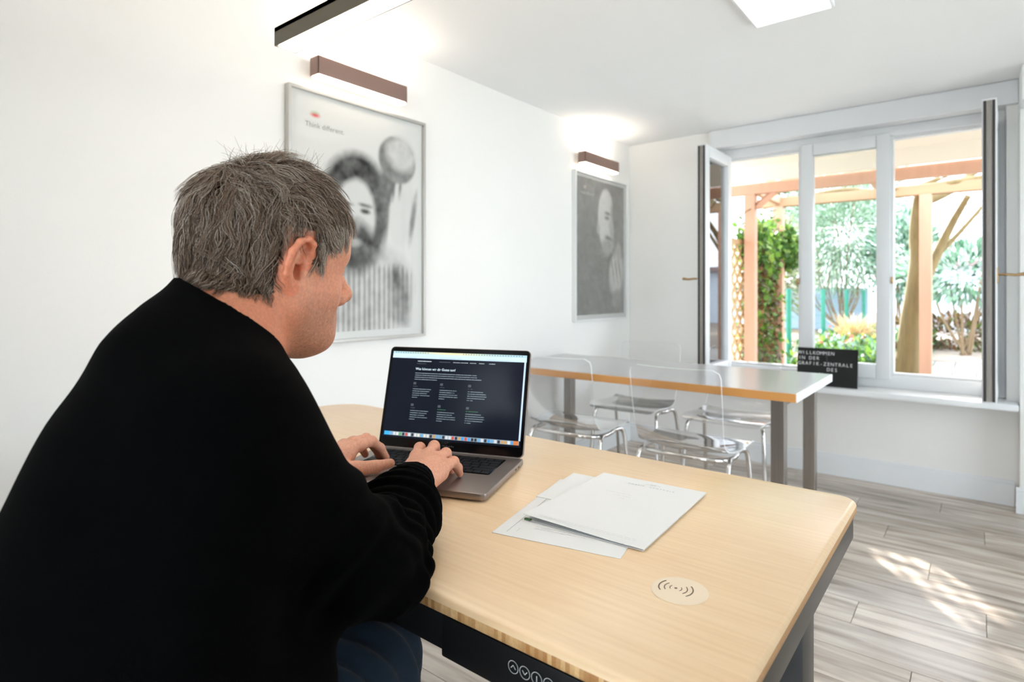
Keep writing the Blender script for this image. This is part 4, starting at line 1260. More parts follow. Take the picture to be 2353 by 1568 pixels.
# flower bed
fb = plant('flower_bed', (-1.1, 8.6, GZ), 'low flower bed with green leaves and small blossoms', 'flower bed')
fb['kind'] = 'stuff'
g3 = np.random.default_rng(12)
Cb = np.column_stack([g3.uniform(-1.75, -.55, 5200), g3.uniform(7.3, 12.0, 5200), GZ - .03 + g3.random(5200) ** 1.5 * .30])
leaves('foliage', LO(Cb, fb), .10, GRN + RHO[:2], fb, 41, up=.8, narrow=.4)
Cf = np.column_stack([g3.uniform(-1.75, -.6, 120), g3.uniform(7.5, 11.5, 120), GZ + .22 + g3.random(120) * .12])
leaves('blossoms', LO(Cf, fb), .06, [srgb(240, 205, 60), srgb(225, 120, 110), srgb(215, 190, 230), srgb(245, 245, 245)], fb, 42, narrow=.9)
# neighbour's pale outbuilding and wall
nb = empty('garden_shed', (1.4, 17.4, GZ))
m_nb = pmat('pale_blue_render', srgb(205, 215, 226), .9, var=.03)
sw0 = at(2072, 700, y=16.4)
for mb, n, m in ((MB().box(sw0[0] - .1, 4.5, 16.4, 18.6, GZ - .05, 1.72), 'wall', m_nb), (MB().box(sw0[0] - .25, 4.7, 16.2, 18.8, 1.72, 1.84), 'roof', pmat('shed_roof', srgb(150, 130, 130), .8))):
    o = mb.build(n, m); o.data.transform(Matrix.Translation(-nb.location)); o.parent = nb
tag(nb, 'pale blue garden shed at the back of the garden', 'shed')
gw = MB().box(-8, -2.0, 15.6, 15.8, GZ - .05, 1.25).build('garden_wall', pmat('shaded_blue_grey', srgb(150, 170, 190), .9, var=.1))  # stands for the shaded background; its shade is put into the blue-grey colour
tag(gw, 'garden wall behind the wire fence, coloured as blue-grey shade', 'wall')
hw_ = MB().box(-9, -3.6, 21, 22, GZ - .05, 2.6).build('neighbour_house', pmat('white_render', srgb(225, 225, 222), .9, var=.05))
tag(hw_, 'white neighbouring house wall far behind the fence', 'house')

# ================================================================== THE SEATED MAN
class SDF:
    def __init__(self): self.p = []
    def _add(self, fn, c, br, k, op): self.p.append((fn, np.asarray(c, float), float(br), k, op))
    def cap(self, a, b, ra, rb=None, k=.02, op='add'):
        a, b = np.asarray(a, float), np.asarray(b, float); rb = ra if rb is None else rb
        ba = b - a; L2 = max(ba @ ba, 1e-12)
        def fn(P):
            pa = P - a; h = np.clip(pa @ ba / L2, 0, 1)
            return np.linalg.norm(pa - h[:, None] * ba, axis=1) - (ra + (rb - ra) * h)
        self._add(fn, (a + b) / 2, np.linalg.norm(ba) / 2 + max(ra, rb), k, op); return self
    def ell(self, c, r, R=None, k=.02, op='add'):
        c = np.asarray(c, float); r = np.asarray(r, float); R = np.eye(3) if R is None else np.asarray(R)
        def fn(P):
            q = (P - c) @ R
            k0 = np.linalg.norm(q / r, axis=1); k1 = np.linalg.norm(q / r ** 2, axis=1)
            return k0 * (k0 - 1) / np.maximum(k1, 1e-9)
        self._add(fn, c, r.max(), k, op); return self
    def fn(self, f, c, br, k=.01, op='add'): self._add(f, c, br, k, op); return self
    def ev(self, P, sel=None):
        d = np.full(len(P), 1.0)
        for i, (fn, c, br, k, op) in enumerate(self.p):
            if sel is not None and not sel[i]: continue
            e = fn(P)
            if op == 'add':
                h = np.maximum(k - np.abs(d - e), 0) / k; d = np.minimum(d, e) - h * h * k * .25
            else:
                e = -e; h = np.maximum(k - np.abs(d - e), 0) / k; d = np.maximum(d, e) + h * h * k * .25
        return d
    def mesh(self, lo, hi, vox, disp=None, nb=16, pad=.03):
        lo = np.asarray(lo, float); bs = nb * vox
        n = np.ceil((np.asarray(hi) - lo) / bs).astype(int)
        I = np.stack(np.meshgrid(*[np.arange(k) for k in n], indexing='ij'), -1).reshape(-1, 3)
        Cn = lo + (I + .5) * bs
        half = bs * .87
        d0 = self.ev(Cn)
        act = np.abs(d0) < half + pad
        I, Cn = I[act], Cn[act]
        cs = np.stack([q[1] for q in self.p]); brs = np.array([q[2] for q in self.p]); ks = np.array([q[3] for q in self.p])
        G = np.stack(np.meshgrid(*[np.arange(nb + 1)] * 3, indexing='ij'), -1).reshape(-1, 3)
        ids, pos, quads = [], [], []
        S = (n * nb + 8).astype(np.int64)
        def gid(c): return ((c[..., 0] + 2) * S[1] + (c[..., 1] + 2)) * S[2] + (c[..., 2] + 2)
        off = [(a, b, c) for a in (0, 1) for b in (0, 1) for c in (0, 1)]
        for ib, cn in zip(I, Cn):
            dist = np.linalg.norm(cs - cn, axis=1) - brs
            sel = dist < half + np.maximum(ks, .02) + .012
            if not sel.any(): continue
            base = ib * nb
            P = lo + (G + base) * vox
            d = self.ev(P, sel)
            if disp is not None: d = d + disp(P)
            D = d.reshape(nb + 1, nb + 1, nb + 1)
            neg = D < 0
            if neg.all() or not neg.any(): continue
            cnt = sum(neg[a:a + nb, b:b + nb, c:c + nb].astype(np.int8) for a, b, c in off)
            ci = np.argwhere((cnt > 0) & (cnt < 8))
            if len(ci):
                acc = np.zeros((len(ci), 3)); wsum = np.zeros(len(ci))
                for ax in range(3):
                    for u_ in (0, 1):
                        for w_ in (0, 1):
                            o0 = [0, 0, 0]; oth = [q for q in range(3) if q != ax]; o0[oth[0]] = u_; o0[oth[1]] = w_
                            o1 = list(o0); o1[ax] = 1
                            A = D[ci[:, 0] + o0[0], ci[:, 1] + o0[1], ci[:, 2] + o0[2]]; Bv = D[ci[:, 0] + o1[0], ci[:, 1] + o1[1], ci[:, 2] + o1[2]]
                            cr_ = (A < 0) != (Bv < 0)
                            t = np.where(cr_, A / np.where(cr_, A - Bv, 1), 0)
                            pt = np.tile(np.array(o0, float), (len(ci), 1)); pt[:, ax] = t
                            acc += pt * cr_[:, None]; wsum += cr_
                pos.append(lo + (ci + base + acc / wsum[:, None]) * vox); ids.append(gid(ci + base))
            for ax in range(3):
                sl0 = [slice(0, nb)] * 3; sl1 = [slice(0, nb)] * 3; sl1[ax] = slice(1, nb + 1)
                A, Bv = neg[tuple(sl0)], neg[tuple(sl1)]
                e = np.argwhere(A != Bv)
                if not len(e): continue
                fl = A[e[:, 0], e[:, 1], e[:, 2]]
                u_, w_ = (ax + 1) % 3, (ax + 2) % 3
                q = []
                for du, dw in ((-1, -1), (0, -1), (0, 0), (-1, 0)):
                    c = e + base; c = c.copy(); c[:, u_] += du; c[:, w_] += dw; q.append(gid(c))
                q = np.stack(q, 1); q[~fl] = q[~fl][:, ::-1]
                quads.append(q)
        ids = np.concatenate(ids); pos = np.concatenate(pos); quads = np.concatenate(quads)
        o = np.argsort(ids); ids, pos = ids[o], pos[o]
        j = np.searchsorted(ids, quads); j = np.clip(j, 0, len(ids) - 1)
        ok = (ids[j] == quads).all(1)
        return pos, j[ok]

def rot(ax, deg):
    a = math.radians(deg); c, s = math.cos(a), math.sin(a)
    return np.array({'x': [[1, 0, 0], [0, c, -s], [0, s, c]], 'y': [[c, 0, s], [0, 1, 0], [-s, 0, c]], 'z': [[c, -s, 0], [s, c, 0], [0, 0, 1]]}[ax])

# ---- joints (metres, in the room)
HC = np.array([-.734, .418, 1.192])                       # middle of the head
HR = rot('z', -3.5) @ rot('x', -6) @ rot('y', 5)                          # head turned to the screen and bowed
HS = .925                                                   # head size
def hl(p): return HC + HS * (HR @ np.asarray(p, float))          # head local -> room
NB = np.array([-.690, .305, 1.085])                        # base of the neck
SR, SL = np.array([-.588, .288, 1.018]), np.array([-.860, .345, 1.020])
ER, EL = np.array([-.572, .455, .822]), np.array([-1.035, .395, .815])
WR, WL = np.array([-.785, .705, .814]), np.array([-1.021, .662, .808])
HIPR, HIPL = np.array([-.59, .13, .545]), np.array([-.80, .11, .535])
KNR, KNL = np.array([-.750, .575, .580]), np.array([-1.02, .53, .57])
ANR, ANL = np.array([-.72, .66, .09]), np.array([-1.02, .64, .09])

B_ = SDF()
def torso(S, g=0.0):
    S.ell((-.678, .272, .960), (.152 + g, .108 + g, .145 + g), rot('x', -22), .05)
    S.ell((-.665, .222, .80), (.170 + g, .118 + g, .16 + g), rot('x', -14), .06)
    S.ell((-.632, .235, .68), (.185 + g, .150 + g, .12 + g), None, .06)
    S.ell((-.672, .125, .575), (.205 + g, .160 + g, .095 + g), None, .05)
    S.ell((-.665, .305, .755), (.120 + g, .112 + g, .10 + g), None, .05)
    S.cap(NB + (.005, -.01, -.02), SR + (-.02, 0, .0), .046 + g, .048 + g, .04)
    S.cap(NB + (.0, .0, -.03), SL + (.03, 0, .0), .044 + g, .048 + g, .04)
    S.cap(NB + (.01, -.02, -.01), (-.650, .180, .86), .048 + g, .070 + g, .04)
def arms(S, g=0.0, ks=.03):
    for sh, el, wr in ((SR, ER, WR), (SL, EL, WL)):
        S.cap(sh, el, .050 + g, .040 + g, .045)
        S.cap(el, el + (wr - el) * .45, .041 + g, .037 + g, ks)
        S.cap(el + (wr - el) * .45, wr, .037 + g * 1.0, .026 + g * 1.5, ks)
torso(B_); arms(B_)
# ---- neck and head
B_.cap(NB, hl((0, -.045, -.055)), .062, .060, .03)
B_.cap(hl((0, .01, -.075)), NB + np.array([-.012, .035, .0]), .045, .05, .035)
B_.ell(hl((0, -.014, .043)), (.0765, .098, .084), HR, .02)
B_.ell(hl((0, -.035, .015)), (.072, .078, .075), HR, .03)
B_.ell(hl((0, .028, -.02)), (.060, .063, .085), HR, .03)
B_.ell(hl((0, .05, .045)), (.058, .042, .045), HR, .03)
for s in (-1, 1):
    B_.cap(hl((s * .056, -.004, -.058)), hl((s * .030, .062, -.098)), .021, .020, .03)
    B_.cap(hl((s * .058, -.012, -.02)), hl((s * .056, -.004, -.06)), .020, .021, .03)
    B_.ell(hl((s * .036, .050, -.042)), (.025, .028, .034), HR, .025)
    B_.cap(hl((s * .045, .070, .019)), hl((s * .012, .084, .017)), .012, .011, .018)
    B_.ell(hl((s * .033, .098, -.003)), (.017, .016, .013), HR, .012, 'sub')
    B_.ell(hl((s * .032, .0745, -.004)), (.0150, .0145, .0135), HR, .006)
    B_.cap(hl((s * .021, .086, .001)), hl((s * .044, .078, .0)), .0045, .0045, .006)
    B_.ell(hl((s * .0135, .102, -.046)), (.0088, .0115, .0092), HR, .008)
B_.cap(hl((0, .054, -.104)), hl((0, .078, -.103)), .026, .021, .03)
B_.ell(hl((0, .030, -.100)), (.046, .050, .026), HR, .03)         # soft under-chin
B_.cap(hl((0, .087, .010)), hl((0, .112, -.030)), .0085, .0115, .012)
B_.ell(hl((0, .117, -.038)), (.0130, .0125, .0115), HR, .009)
for s in (-1, 1): B_.ell(hl((s * .0075, .108, -.0525)), (.0040, .0068, .0056), HR, .003, 'sub')
B_.ell(hl((0, .078, -.072)), (.030, .018, .022), HR, .015)
B_.cap(hl((-.022, .083, -.073)), hl((.022, .083, -.073)), .005, .005, .008)
B_.cap(hl((-.014, .0925, -.068)), hl((.014, .0925, -.068)), .0055, .0055, .006)
B_.cap(hl((-.013, .091, -.078)), hl((.013, .091, -.078)), .0060, .0060, .006)
B_.cap(hl((-.022, .097, -.0728)), hl((.022, .097, -.0728)), .0018, .0018, .003, 'sub')
# ---- ears: rim, fold, bowl, tragus and lobe
EAR = {}
for s in (-1, 1):
    def ep(y, z, o): return hl((s * (.0735 + o), -.010 + y + z * .26, -.004 + z))
    rim = [(.010, .004, .003), (.0135, .018, .008), (.009, .031, .013), (-.003, .0365, .018), (-.0155, .031, .023), (-.0215, .017, .026), (-.0205, .001, .025), (-.015, -.013, .021), (-.007, -.023, .015), (.001, -.030, .010)]
    R3 = [ep(*q) for q in rim]; EAR[s] = np.array(R3)
    B_.ell(ep(-.004, .003, .0065), (.0045, .019, .032), HR @ rot('z', s * 32), .008)      # thin plate
    B_.ell(ep(-.002, -.012, .004), (.008, .013, .017), HR @ rot('z', s * 25), .008)
    for i in range(len(R3) - 1): B_.cap(R3[i], R3[i + 1], .0042 if i else .0032, .0042, .0035)
    B_.ell(ep(.0035, -.0285, .0085), (.0058, .0085, .0115), HR @ rot('z', s * 15), .007)    # lobe
    B_.ell(ep(.0020, -.006, .0125), (.0120, .0090, .0130), HR @ rot('z', s * 20), .003, 'sub')
    B_.ell(ep(-.001, .019, .0175), (.0095, .0088, .0115), HR @ rot('z', s * 32), .003, 'sub')
    B_.ell(ep(-.0155, .006, .0235), (.0045, .0028, .0150), HR @ rot('z', s * 32), .002, 'sub')
    AH = [ep(-.005, .024, .0105), ep(-.0105, .010, .0155), ep(-.0115, -.003, .0155), ep(-.006, -.0155, .0125)]
    for i in range(3): B_.cap(AH[i], AH[i + 1], .0033, .0033, .0035)
    B_.cap(ep(-.006, .004, .010), ep(.010, .003, .004), .0026, .0028, .003)
    B_.ell(ep(.0125, -.008, .0065), (.0048, .0055, .0075), HR, .004)                       # tragus

# ---- hands
def hand(W, fwd, side, fingers, thumb, palm):
    """fwd: towards the knuckles, side: towards the little finger; local (f, s, u)"""
    f = np.asarray(fwd, float); f /= np.linalg.norm(f); s_ = np.asarray(side, float); s_ -= f * (f @ s_); s_ /= np.linalg.norm(s_)
    up = np.cross(f, s_); up = up if up[2] > 0 else -up
    L = lambda q: W + 1.08 * (f * q[0] + s_ * q[1]) + up * q[2]
    for a, b, ra, rb in palm: B_.cap(L(a), L(b), ra, rb, .014)
    tips = []
    for ch, rad in fingers:
        for i in range(len(ch) - 1): B_.cap(L(ch[i]), L(ch[i + 1]), rad[i], rad[i + 1], .0045 if i else .007)
        B_.ell(L(ch[1]) + up * .001, (rad[1] * 1.03,) * 3, None, .004)
        tips.append(L(ch[-1]))
    for i in range(len(thumb[0]) - 1): B_.cap(L(thumb[0][i]), L(thumb[0][i + 1]), thumb[1][i], thumb[1][i + 1], .012 if i == 0 else .005)
    return L, tips
MCP = [(.090, -.028, .010), (.094, -.007, .015), (.088, .013, .012), (.078, .031, .004)]
palm = [((0, 0, 0), (.045, 0, .004), .024, .020)] + [((.010, y * .45, 0), m, .017, .0118) for y, m in zip((-.028, -.007, .013, .031), MCP)] + [((.02, -.018, -.008), (.06, -.026, -.004), .015, .012), ((.015, .02, -.006), (.06, .030, -.006), .015, .012)]
RF = [.0118, .0104, .0096, .0080]
def fin(m, d1, d2, d3): 
    m = np.array(m); a = m + d1; b_ = a + d2; return [m, a, b_, b_ + d3]
fr_ = [(fin(MCP[0], (.034, -.006, .004), (.018, -.002, -.022), (.009, 0, -.024)), RF),
       (fin(MCP[1], (.038, -.002, .003), (.020, 0, -.025), (.009, 0, -.025)), RF),
       (fin(MCP[2], (.032, .005, -.001), (.017, .003, -.023), (.008, .001, -.020)), [q * .98 for q in RF]),
       (fin(MCP[3], (.027, .007, -.002), (.014, .004, -.016), (.007, .002, -.014)), [q * .93 for q in RF])]
thR = ([(.020, -.026, -.008), (.050, -.048, -.018), (.078, -.050, -.026), (.098, -.044, -.033)], [.0155, .0125, .0108, .0082])
hR, tipsR = hand(WR, (-.45, .89, .05), (.89, .45, -.06), fr_, thR, palm)
fl2 = [(fin(MCP[0], (.036, .003, -.004), (.022, .002, -.022), (.012, .001, -.025)), RF),
       (fin(MCP[1], (.036, 0, -.004), (.020, 0, -.025), (.009, 0, -.025)), RF),
       (fin(MCP[2], (.032, .004, -.003), (.018, .002, -.019), (.008, 0, -.019)), [q * .96 for q in RF]),
       (fin(MCP[3], (.026, .008, -.005), (.014, .004, -.014), (.007, 0, -.014)), [q * .86 for q in RF])]
thL = ([(.016, -.026, -.012), (.046, -.054, -.022), (.074, -.074, -.029), (.098, -.090, -.031)], [.0175, .0145, .0125, .0095])
hL, tipsL = hand(WL, (-.16, .97, .09), (-.97, -.16, -.14), fl2, thL, palm)
import time as _t; _t0 = _t.time()
bp, bq = B_.mesh((-1.25, -.1, .42), (-.30, .92, 1.42), .0021)
print('body', len(bp), _t.time() - _t0)

man = empty('person', (-.70, .15, 0))
ML = np.array(man.location)
me = np_mesh('body', bp - ML, bq, True)
hloc = (bp - HC) @ HR / HS                                        # head-local coordinates of every vertex
def hairline(y): return np.interp(y, [-.13, -.09, -.06, -.040, -.034, -.027, -.021, -.014, .002, .008, .028, .036, .060, .080, .12],
                                  [-.046, -.047, -.048, -.046, -.043, -.036, -.018, .026, .034, .002, -.002, .020, .040, .068, .078])
hx, hy, hz = hloc.T
def ear_dist(P): 
    d = np.full(len(P), 9.)
    for s in (-1, 1):
        for q in EAR[s]: d = np.minimum(d, np.linalg.norm(P - q, axis=1))
    return d
edist = ear_dist(bp)
near = (np.linalg.norm(bp - HC, axis=1) < .17)
scalp = near & (hz > hairline(hy)) & (edist > .0080) & ~((np.abs(hx) > .0790) & (hy > -.036) & (hy < .012) & (np.abs(hz) < .046))
skin = np.array(srgb(224, 162, 134)); 
vc = np.tile(skin, (len(bp), 1))
rn = np.random.default_rng(11)
nk = near | (bp[:, 2] > 1.0)
vc[nk] *= np.array([.99, .90, .84])
nkl = nk & ((hz < -.03) | (hy < -.02)); nw_ = np.clip((-.02 - hz) / .05, 0, 1) * np.clip((.03 - hy) / .04, 0, 1) * nkl
vc *= 1 - nw_[:, None] * np.array([.04, .20, .28])  # warm orange shade below the head put into the neck colour
ear = near & (edist < .012); vc[ear] = vc[ear] * np.array([1.0, .80, .74])
jaw = near & ~scalp & (hz < -.035) & (hy > -.012) & (edist > .012)
sm = np.clip((-.030 - hz) / .03, 0, 1) * np.clip((hy + .012) / .03, 0, 1) * jaw
vc *= (1 - .26 * sm)[:, None] * np.where(jaw, 1 + rn.normal(0, .10, len(bp)) * sm, 1)[:, None]
cheek = near & (np.abs(hx) > .03) & (hy > .02) & (hz > -.06) & (hz < .0); vc[cheek] *= np.array([1, .95, .94])
fade = np.clip((hairline(hy) + .012 - hz) / .012, 0, 1)
vc[scalp] = np.array(srgb(62, 48, 38))
crown = scalp & (np.linalg.norm(hloc - np.array([.012, -.075, .108]), axis=1) < .026); vc[crown] = np.array(srgb(128, 88, 66))
for L_, tips, sg in ((hR, tipsR, 1), (hL, tipsL, 1)):
    for t in tips: m = np.linalg.norm(bp - t, axis=1) < .012; vc[m] *= np.array([1, .90, .88])
ca = me.color_attributes.new('col', 'FLOAT_COLOR', 'POINT')
ca.data.foreach_set('color', np.column_stack([vc, np.ones(len(vc))]).astype(np.float32).ravel())
me.materials.append(attr_mat('skin', 'col', rough=.48, spec=.4, sss=.15, noise=.10, nscale=260, bump=.35))
body = bpy.data.objects.new('body', me); COL.objects.link(body); body.parent = man

# ---- shirt
S_ = SDF()
torso(S_, .014); 
for sh, el, wr in ((SR, ER, WR), (SL, EL, WL)):
    S_.cap(sh + (0, -.005, -.004), el, .062, .056, .05)
    S_.cap(el, el + (wr - el) * .5, .058, .053, .03)
    S_.cap(el + (wr - el) * .5, wr - (wr - el) * .02, .053, .042, .03)
for el, wr in ((ER, WR), (EL, WL)):
    d = (wr - el) / np.linalg.norm(wr - el); c0 = wr - d * .012
    def cut(P, c0=c0, d=d):
        q = P - c0; h = q @ d; r = np.linalg.norm(q - h[:, None] * d, axis=1); return np.maximum(-h, r - .075)
    S_.fn(cut, c0 + d * .06, .1, .003, 'sub')
    S_.cap(c0 - d * .02, c0 + d * .03, .035, .037, .003, 'sub')
CA = np.array([.20, .62, .74]); CA /= np.linalg.norm(CA)       # collar axis, leaning forward
CC = np.array([-.703, .326, 1.098])
S_.cap(NB + (0, -.005, -.03), CC - CA * .012, .085, .070, .04)
S_.cap(CC - CA * .02, CC + CA * .12, .068, .074, .004, 'sub')
def collar(P):
    q = P - (CC + CA * .004); h = q @ CA; r = np.linalg.norm(q - h[:, None] * CA, axis=1)
    return np.maximum(np.abs(r - (.0725 + .05 * h)) - .0032, np.abs(h) - .020) - .001
S_.fn(collar, CC, .095, .006)
def wr_noise(P, f, seed):
    r = np.random.default_rng(seed); v = 0
    for k in range(5):
        d = r.standard_normal(3); d /= np.linalg.norm(d); v = v + np.sin(P @ d * f * r.uniform(.6, 1.6) + r.uniform(0, 6.3) + 1.2 * np.sin(P @ r.standard_normal(3) * f * .4))
    return v / 5
dR = (WR - ER) / np.linalg.norm(WR - ER)
def shirt_disp(P):
    out = .0035 * wr_noise(P, 45, 1) 
    for sh, el, wr, ph in ((SR, ER, WR, 0.), (SL, EL, WL, 1.)):
        ax = wr - el; L = np.linalg.norm(ax); ax = ax / L
        q = P - el; h = q @ ax; rad = np.linalg.norm(q - h[:, None] * ax, axis=1)
        w_ = np.clip((h + .05) / .05, 0, 1) * np.clip((L - .03 - h) / .03, 0, 1) * np.clip((.095 - rad) / .02, 0, 1)
        out = out + w_ * .0048 * np.sin(h * 190 + 3.0 * wr_noise(P, 38, 7) + q @ np.array([30, 10, 60.]))
        ax2 = (el - sh) / np.linalg.norm(el - sh); q2 = P - sh; h2 = q2 @ ax2; rad2 = np.linalg.norm(q2 - h2[:, None] * ax2, axis=1)
        w2_ = np.clip((h2 - .10) / .08, 0, 1) * np.clip((.35 - h2) / .05, 0, 1) * np.clip((.11 - rad2) / .03, 0, 1)
        out = out + w2_ * .0040 * np.sin(h2 * 120 + 2.5 * wr_noise(P, 30, 9) + q2 @ np.array([50, -20, 0.]))
    cd = np.linalg.norm(P - CC, axis=1)
    return out * np.clip((cd - .085) / .03, 0, 1)
sp, sq = S_.mesh((-1.25, -.12, .42), (-.30, .82, 1.22), .0038, shirt_disp, pad=.04)
print('shirt', len(sp), _t.time() - _t0)
me = np_mesh('shirt', sp - ML, sq, True)
me.materials.append(pmat('black_cotton', (.0007, .0007, .0008), .92, var=.15, scale=(200, 200, 200), bump=.35, bscale=900, spec=.045, sheen=.002))
o = bpy.data.objects.new('shirt', me); COL.objects.link(o); o.parent = man; o['label'] = 'black shirt with a stand-up collar'
# ---- jeans
J_ = SDF()
J_.ell((-.700, .105, .535), (.195, .155, .105), None, .05)
for hp, kn, an in ((HIPR, KNR, ANR), (HIPL, KNL, ANL)):
    J_.cap(hp + (0, 0, .012), kn, .112, .076, .05); J_.cap(kn, an + (0, 0, .02), .074, .058, .03)
def jean_disp(P):
    q = P - HIPR; ax = (KNR - HIPR) / np.linalg.norm(KNR - HIPR); h = q @ ax
    return .0085 * np.sin(h * 105 + q @ np.array([-40, 0, 25.]) + 1.5 * wr_noise(P, 18, 3)) * np.clip((h - .12) / .1, 0, 1) + .003 * wr_noise(P, 40, 5)
jp, jq = J_.mesh((-1.2, -.1, .05), (-.45, .78, .68), .0055, jean_disp)
me = np_mesh('jeans', jp - ML, jq, True)
me.materials.append(pmat('dark_blue_denim', srgb(16, 42, 64), .85, var=.25, scale=(60, 60, 60), bump=.3, bscale=700, sheen=.05))
o = bpy.data.objects.new('jeans', me); COL.objects.link(o); o.parent = man; o['label'] = 'dark blue jeans'
for an in (ANR, ANL):
    K_ = SDF().cap(an + (0, -.03, -.045), an + (-.02, .14, -.055), .040, .034, .03).cap(an, an + (0, 0, -.03), .042, .045, .03)
    K_.fn(lambda P: P[:, 2] - .004 , an * (1, 1, 0), .3, .004, 'sub')
    kp, kq = K_.mesh(an - (.09, .12, .095), an + (.09, .24, .06), .006)
    me = np_mesh('shoe', kp - ML, kq, True); me.materials.append(pmat('black_leather', (.01, .01, .01), .5))
    o = bpy.data.objects.new('shoe', me); COL.objects.link(o); o.parent = man

# ---- hair: short strands in tufts flowing away from the crown
hr = np.random.default_rng(17)
ECc, ECr = np.array([0, -.014, .043]), np.array([.0765, .098, .084])
WH = np.array([.010, -.070, .105])                           # crown whorl, head-local
sv = hloc[scalp]
vn = np.empty(len(bp) * 3, np.float32); body.data.vertex_normals.foreach_get('vector', vn)
svn = (vn.reshape(-1, 3) @ HR)[scalp]
# keep only verts whose position is on the outer skin (not inside folds)
NST = 21000
ri_ = hr.integers(0, len(sv), NST)
root = sv[ri_] + hr.normal(0, .0008, (NST, 3)); rootn = svn[ri_]
NCL = 900
cl = sv[hr.integers(0, len(sv), NCL)]
def normal_at(P):
    q = (P - ECc) / ECr ** 2; return q / np.linalg.norm(q, axis=1)[:, None]
near_cl = np.empty(NST, int)
for i in range(0, NST, 2000): near_cl[i:i + 2000] = np.argmin(((root[i:i + 2000, None] - cl[None]) ** 2).sum(-1), 1)
cln = hr.normal(0, 1, (NCL, 3)); clw = hr.uniform(-1, 1, NCL); cll = hr.uniform(.75, 1.25, NCL)
SEG = 8
pts = np.empty((NST, SEG + 1, 3)); pts[:, 0] = root
nrm = normal_at(root)
w_low = np.clip((.035 - root[:, 2]) / .03, 0, 1)[:, None]
# growth length: longer on top and back, short at the nape and the temples
zl = hairline(root[:, 1]); hgt = root[:, 2] - zl
Ln = np.interp(hgt, [0, .02, .06, .12], [.014, .030, .042, .048]) * cll[near_cl] * hr.uniform(.75, 1.2, NST)
front = np.clip((root[:, 1] - .02) / .06, 0, 1)
top = np.clip((root[:, 2] - .095) / .03, 0, 1)
down_l = np.array([0, 0, -1.0]) @ HR                          # room down in head space
P = root.copy(); d = None
tuft = cl[near_cl]
for k in range(SEG):
    n = normal_at(P) * (1 - w_low) + rootn * w_low; n /= np.linalg.norm(n, axis=1)[:, None]
    flow = P - WH
    flow = flow - n * (flow * n).sum(1)[:, None]; fl_n = np.linalg.norm(flow, axis=1)[:, None]; flow = flow / np.maximum(fl_n, 1e-6)
    swirl = np.cross(n, flow)
    side_down = np.tile(np.array([0, -.55, -1.0]), (NST, 1))
    w_side = np.clip((.10 - P[:, 2]) / .06, 0, 1)[:, None]
    fwd_ = np.tile(np.array([0, 1.0, -.35]), (NST, 1))
    w_f = (np.clip((P[:, 1] + .01) / .06, 0, 1) * np.clip((P[:, 2] - .02) / .05, 0, 1))[:, None]
    dirv = flow * 1.0 + swirl * .35 * np.exp(-(fl_n / .05) ** 2) + side_down * .9 * w_side + fwd_ * .7 * w_f + down_l * .25
    dirv += cln[near_cl] * .55 + hr.normal(0, .10, (NST, 3))
    wave = np.sin(k * 1.15 + clw[near_cl] * 6)[:, None]
    dirv += swirl * wave * .75
    dirv -= n * (dirv * n).sum(1)[:, None]
    dirv /= np.linalg.norm(dirv, axis=1)[:, None]
    lift = np.interp(k, [0, 1, 3, SEG], [.55, .28, .08, .03]) * (1 + .5 * top) * (1 + .5 * clw[near_cl])
    stp = (Ln / SEG)[:, None]
    P = P + stp * (dirv + n * lift[:, None] if np.ndim(lift) else dirv + n * lift)
    # tufts draw together towards their tips
    tc_ = tuft + (P - root) 
    P = P + (tc_ - P) * (.05 * k / SEG)
    # never below the scalp
    q = (P - ECc) / ECr; r_ = np.linalg.norm(q, axis=1)
    P = np.where(((r_ < 1.015) & (w_low[:, 0] < .5))[:, None], ECc + q / r_[:, None] * ECr * 1.018, P)
    pts[:, k + 1] = P
# clear of the ears
wp = HC + HS * (pts.reshape(-1, 3) @ HR.T)
ed = ear_dist(wp).reshape(NST, SEG + 1)
keep = (ed[:, 2:] > .0055).all(1) | (np.abs(pts[:, 0, 0]) < .05)
pts, root, near_cl, NST = pts[keep], root[keep], near_cl[keep], int(keep.sum())
# a few tousled strands standing up on top
NT = 170
up_root_idx = np.where((root[:, 2] > .112) & (root[:, 1] < .03))[0]
ti = hr.choice(up_root_idx, NT)
rr0 = root[ti]; nn = normal_at(rr0); dd = nn + hr.normal(0, .35, (NT, 3)); dd /= np.linalg.norm(dd, axis=1)[:, None]
bend = hr.normal(0, 1, (NT, 3)); Lt = hr.uniform(.020, .046, NT)
tp_ = np.empty((NT, SEG + 1, 3)); tp_[:, 0] = rr0; P = rr0.copy(); dcur = dd
for k in range(SEG):
    P = P + dcur * (Lt / SEG)[:, None]; dcur = dcur + bend * .26; dcur /= np.linalg.norm(dcur, axis=1)[:, None]; tp_[:, k + 1] = P
pts = np.concatenate([pts, tp_]); allroot = np.concatenate([root, rr0]); NA = len(pts)
# colour: brown with grey, greyest at the temples
grey = .20 + .90 * np.clip((allroot[:, 1] - .005) / .05, 0, 1) * np.clip((.085 - allroot[:, 2]) / .05, 0, 1) + .12 * np.clip((allroot[:, 2] - .03) / .05, 0, 1)
tt = np.clip(hr.normal(0, .27, NA) + grey + .10 * np.concatenate([clw[near_cl], np.zeros(NT)]), 0, 1)
brown = np.array(srgb(62, 47, 36)); silver = np.array(srgb(226, 216, 203)); warm = np.array(srgb(136, 108, 85))
hc = np.where(tt[:, None] < .35, brown + (warm - brown) * (tt / .35)[:, None], warm + (silver - warm) * ((tt - .35) / .65)[:, None])
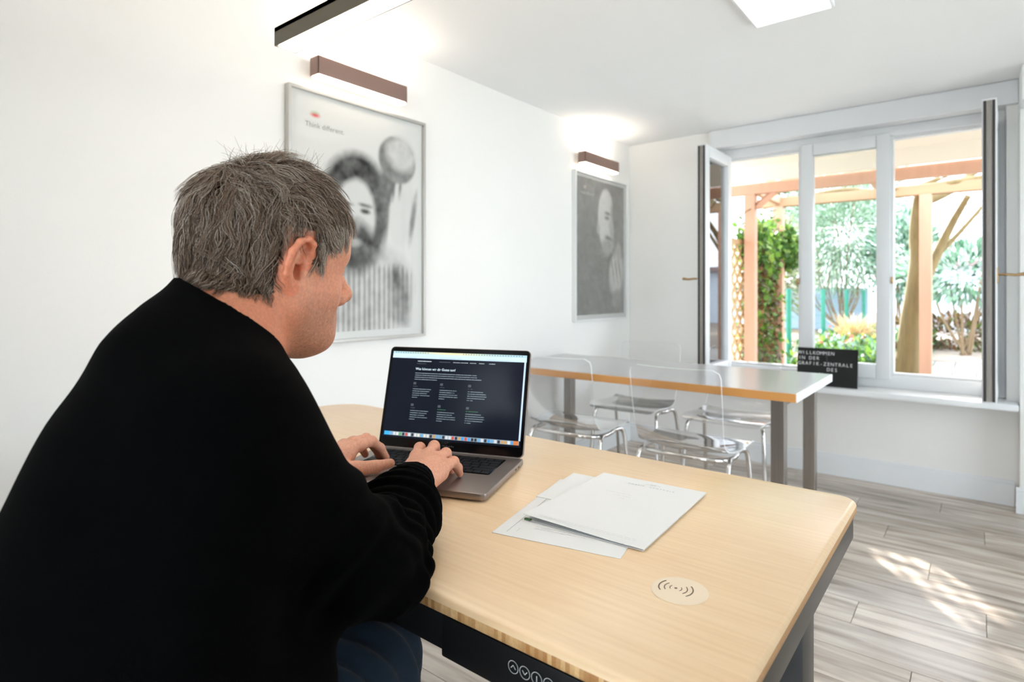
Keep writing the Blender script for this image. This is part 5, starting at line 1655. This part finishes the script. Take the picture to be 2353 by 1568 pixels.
# triangular tubes
T = np.gradient(pts, axis=1); T /= np.linalg.norm(T, axis=2)[..., None] + 1e-9
ref = hr.standard_normal((NA, 1, 3)); A1 = np.cross(T, np.broadcast_to(ref, T.shape)); A1 /= np.linalg.norm(A1, axis=2)[..., None] + 1e-9
A2 = np.cross(T, A1)
rad = .00036 * np.linspace(1, .35, SEG + 1)[None, :, None]
ring = [pts + rad * (math.cos(a) * A1 + math.sin(a) * A2) for a in (0, 2.094, 4.189)]
HV = np.stack(ring, 2).reshape(-1, 3)                         # strand, seg, 3
bi = (np.arange(NA)[:, None] * (SEG + 1) + np.arange(SEG)[None]).reshape(-1) * 3
HF = np.concatenate([np.stack([bi + a, bi + (a + 1) % 3, bi + 3 + (a + 1) % 3, bi + 3 + a], 1) for a in range(3)])
HV = HC + HS * (HV @ HR.T)
me = np_mesh('hair', HV - ML, HF, True)
ca = me.color_attributes.new('col', 'FLOAT_COLOR', 'POINT')
ca.data.foreach_set('color', np.column_stack([np.repeat(hc, (SEG + 1) * 3, 0), np.ones(len(HV))]).astype(np.float32).ravel())
me.materials.append(attr_mat('hair_strand', 'col', rough=.42, spec=.5))
o = bpy.data.objects.new('hair', me); COL.objects.link(o); o.parent = man; o['label'] = 'short tousled brown hair going grey'; o['kind'] = 'stuff'
# eyebrows
be = []
for s in (-1, 1):
    for k in range(90):
        t = hr.random(); b0 = np.array([s * (.016 + .034 * t), .0935 - .016 * t ** 1.6, .022 + .004 * math.sin(t * 3)]) + hr.normal(0, .0012, 3)
        be.append(np.array([b0, b0 + (s * .005, .003, .001), b0 + (s * .010, .001, -.001)]))
mbE = MB()
for q in be: mbE.tube(HC + HS * (q @ HR.T) - ML, .00028, 3, cap=False)
mbE.build('eyebrows', pmat('brow_hair', srgb(110, 92, 78), .6), man)
tag(man, 'person in a black shirt typing on the laptop, seen from behind', 'person')

# ---- stool under him
stl = empty('stool', (-.70, .10, 0))
smooth_by_angle(MB().prism([(.19 * math.cos(a), .17 * math.sin(a)) for a in np.linspace(0, 2 * math.pi, 32, endpoint=False)], .375, .435, b=.012).build('seat', m_blackm, stl), 40)
MB().tube([(0, 0, .03), (0, 0, .376)], .028, 14).build('column', m_chrome, stl, True)
for k in range(5):
    a = 2 * math.pi * k / 5
    MB().tube([(0, 0, .05), (.26 * math.cos(a), .26 * math.sin(a), .02)], [.02, .014], 8).build('leg', m_black, stl, True)
tag(stl, 'black round stool under the seated person', 'stool')
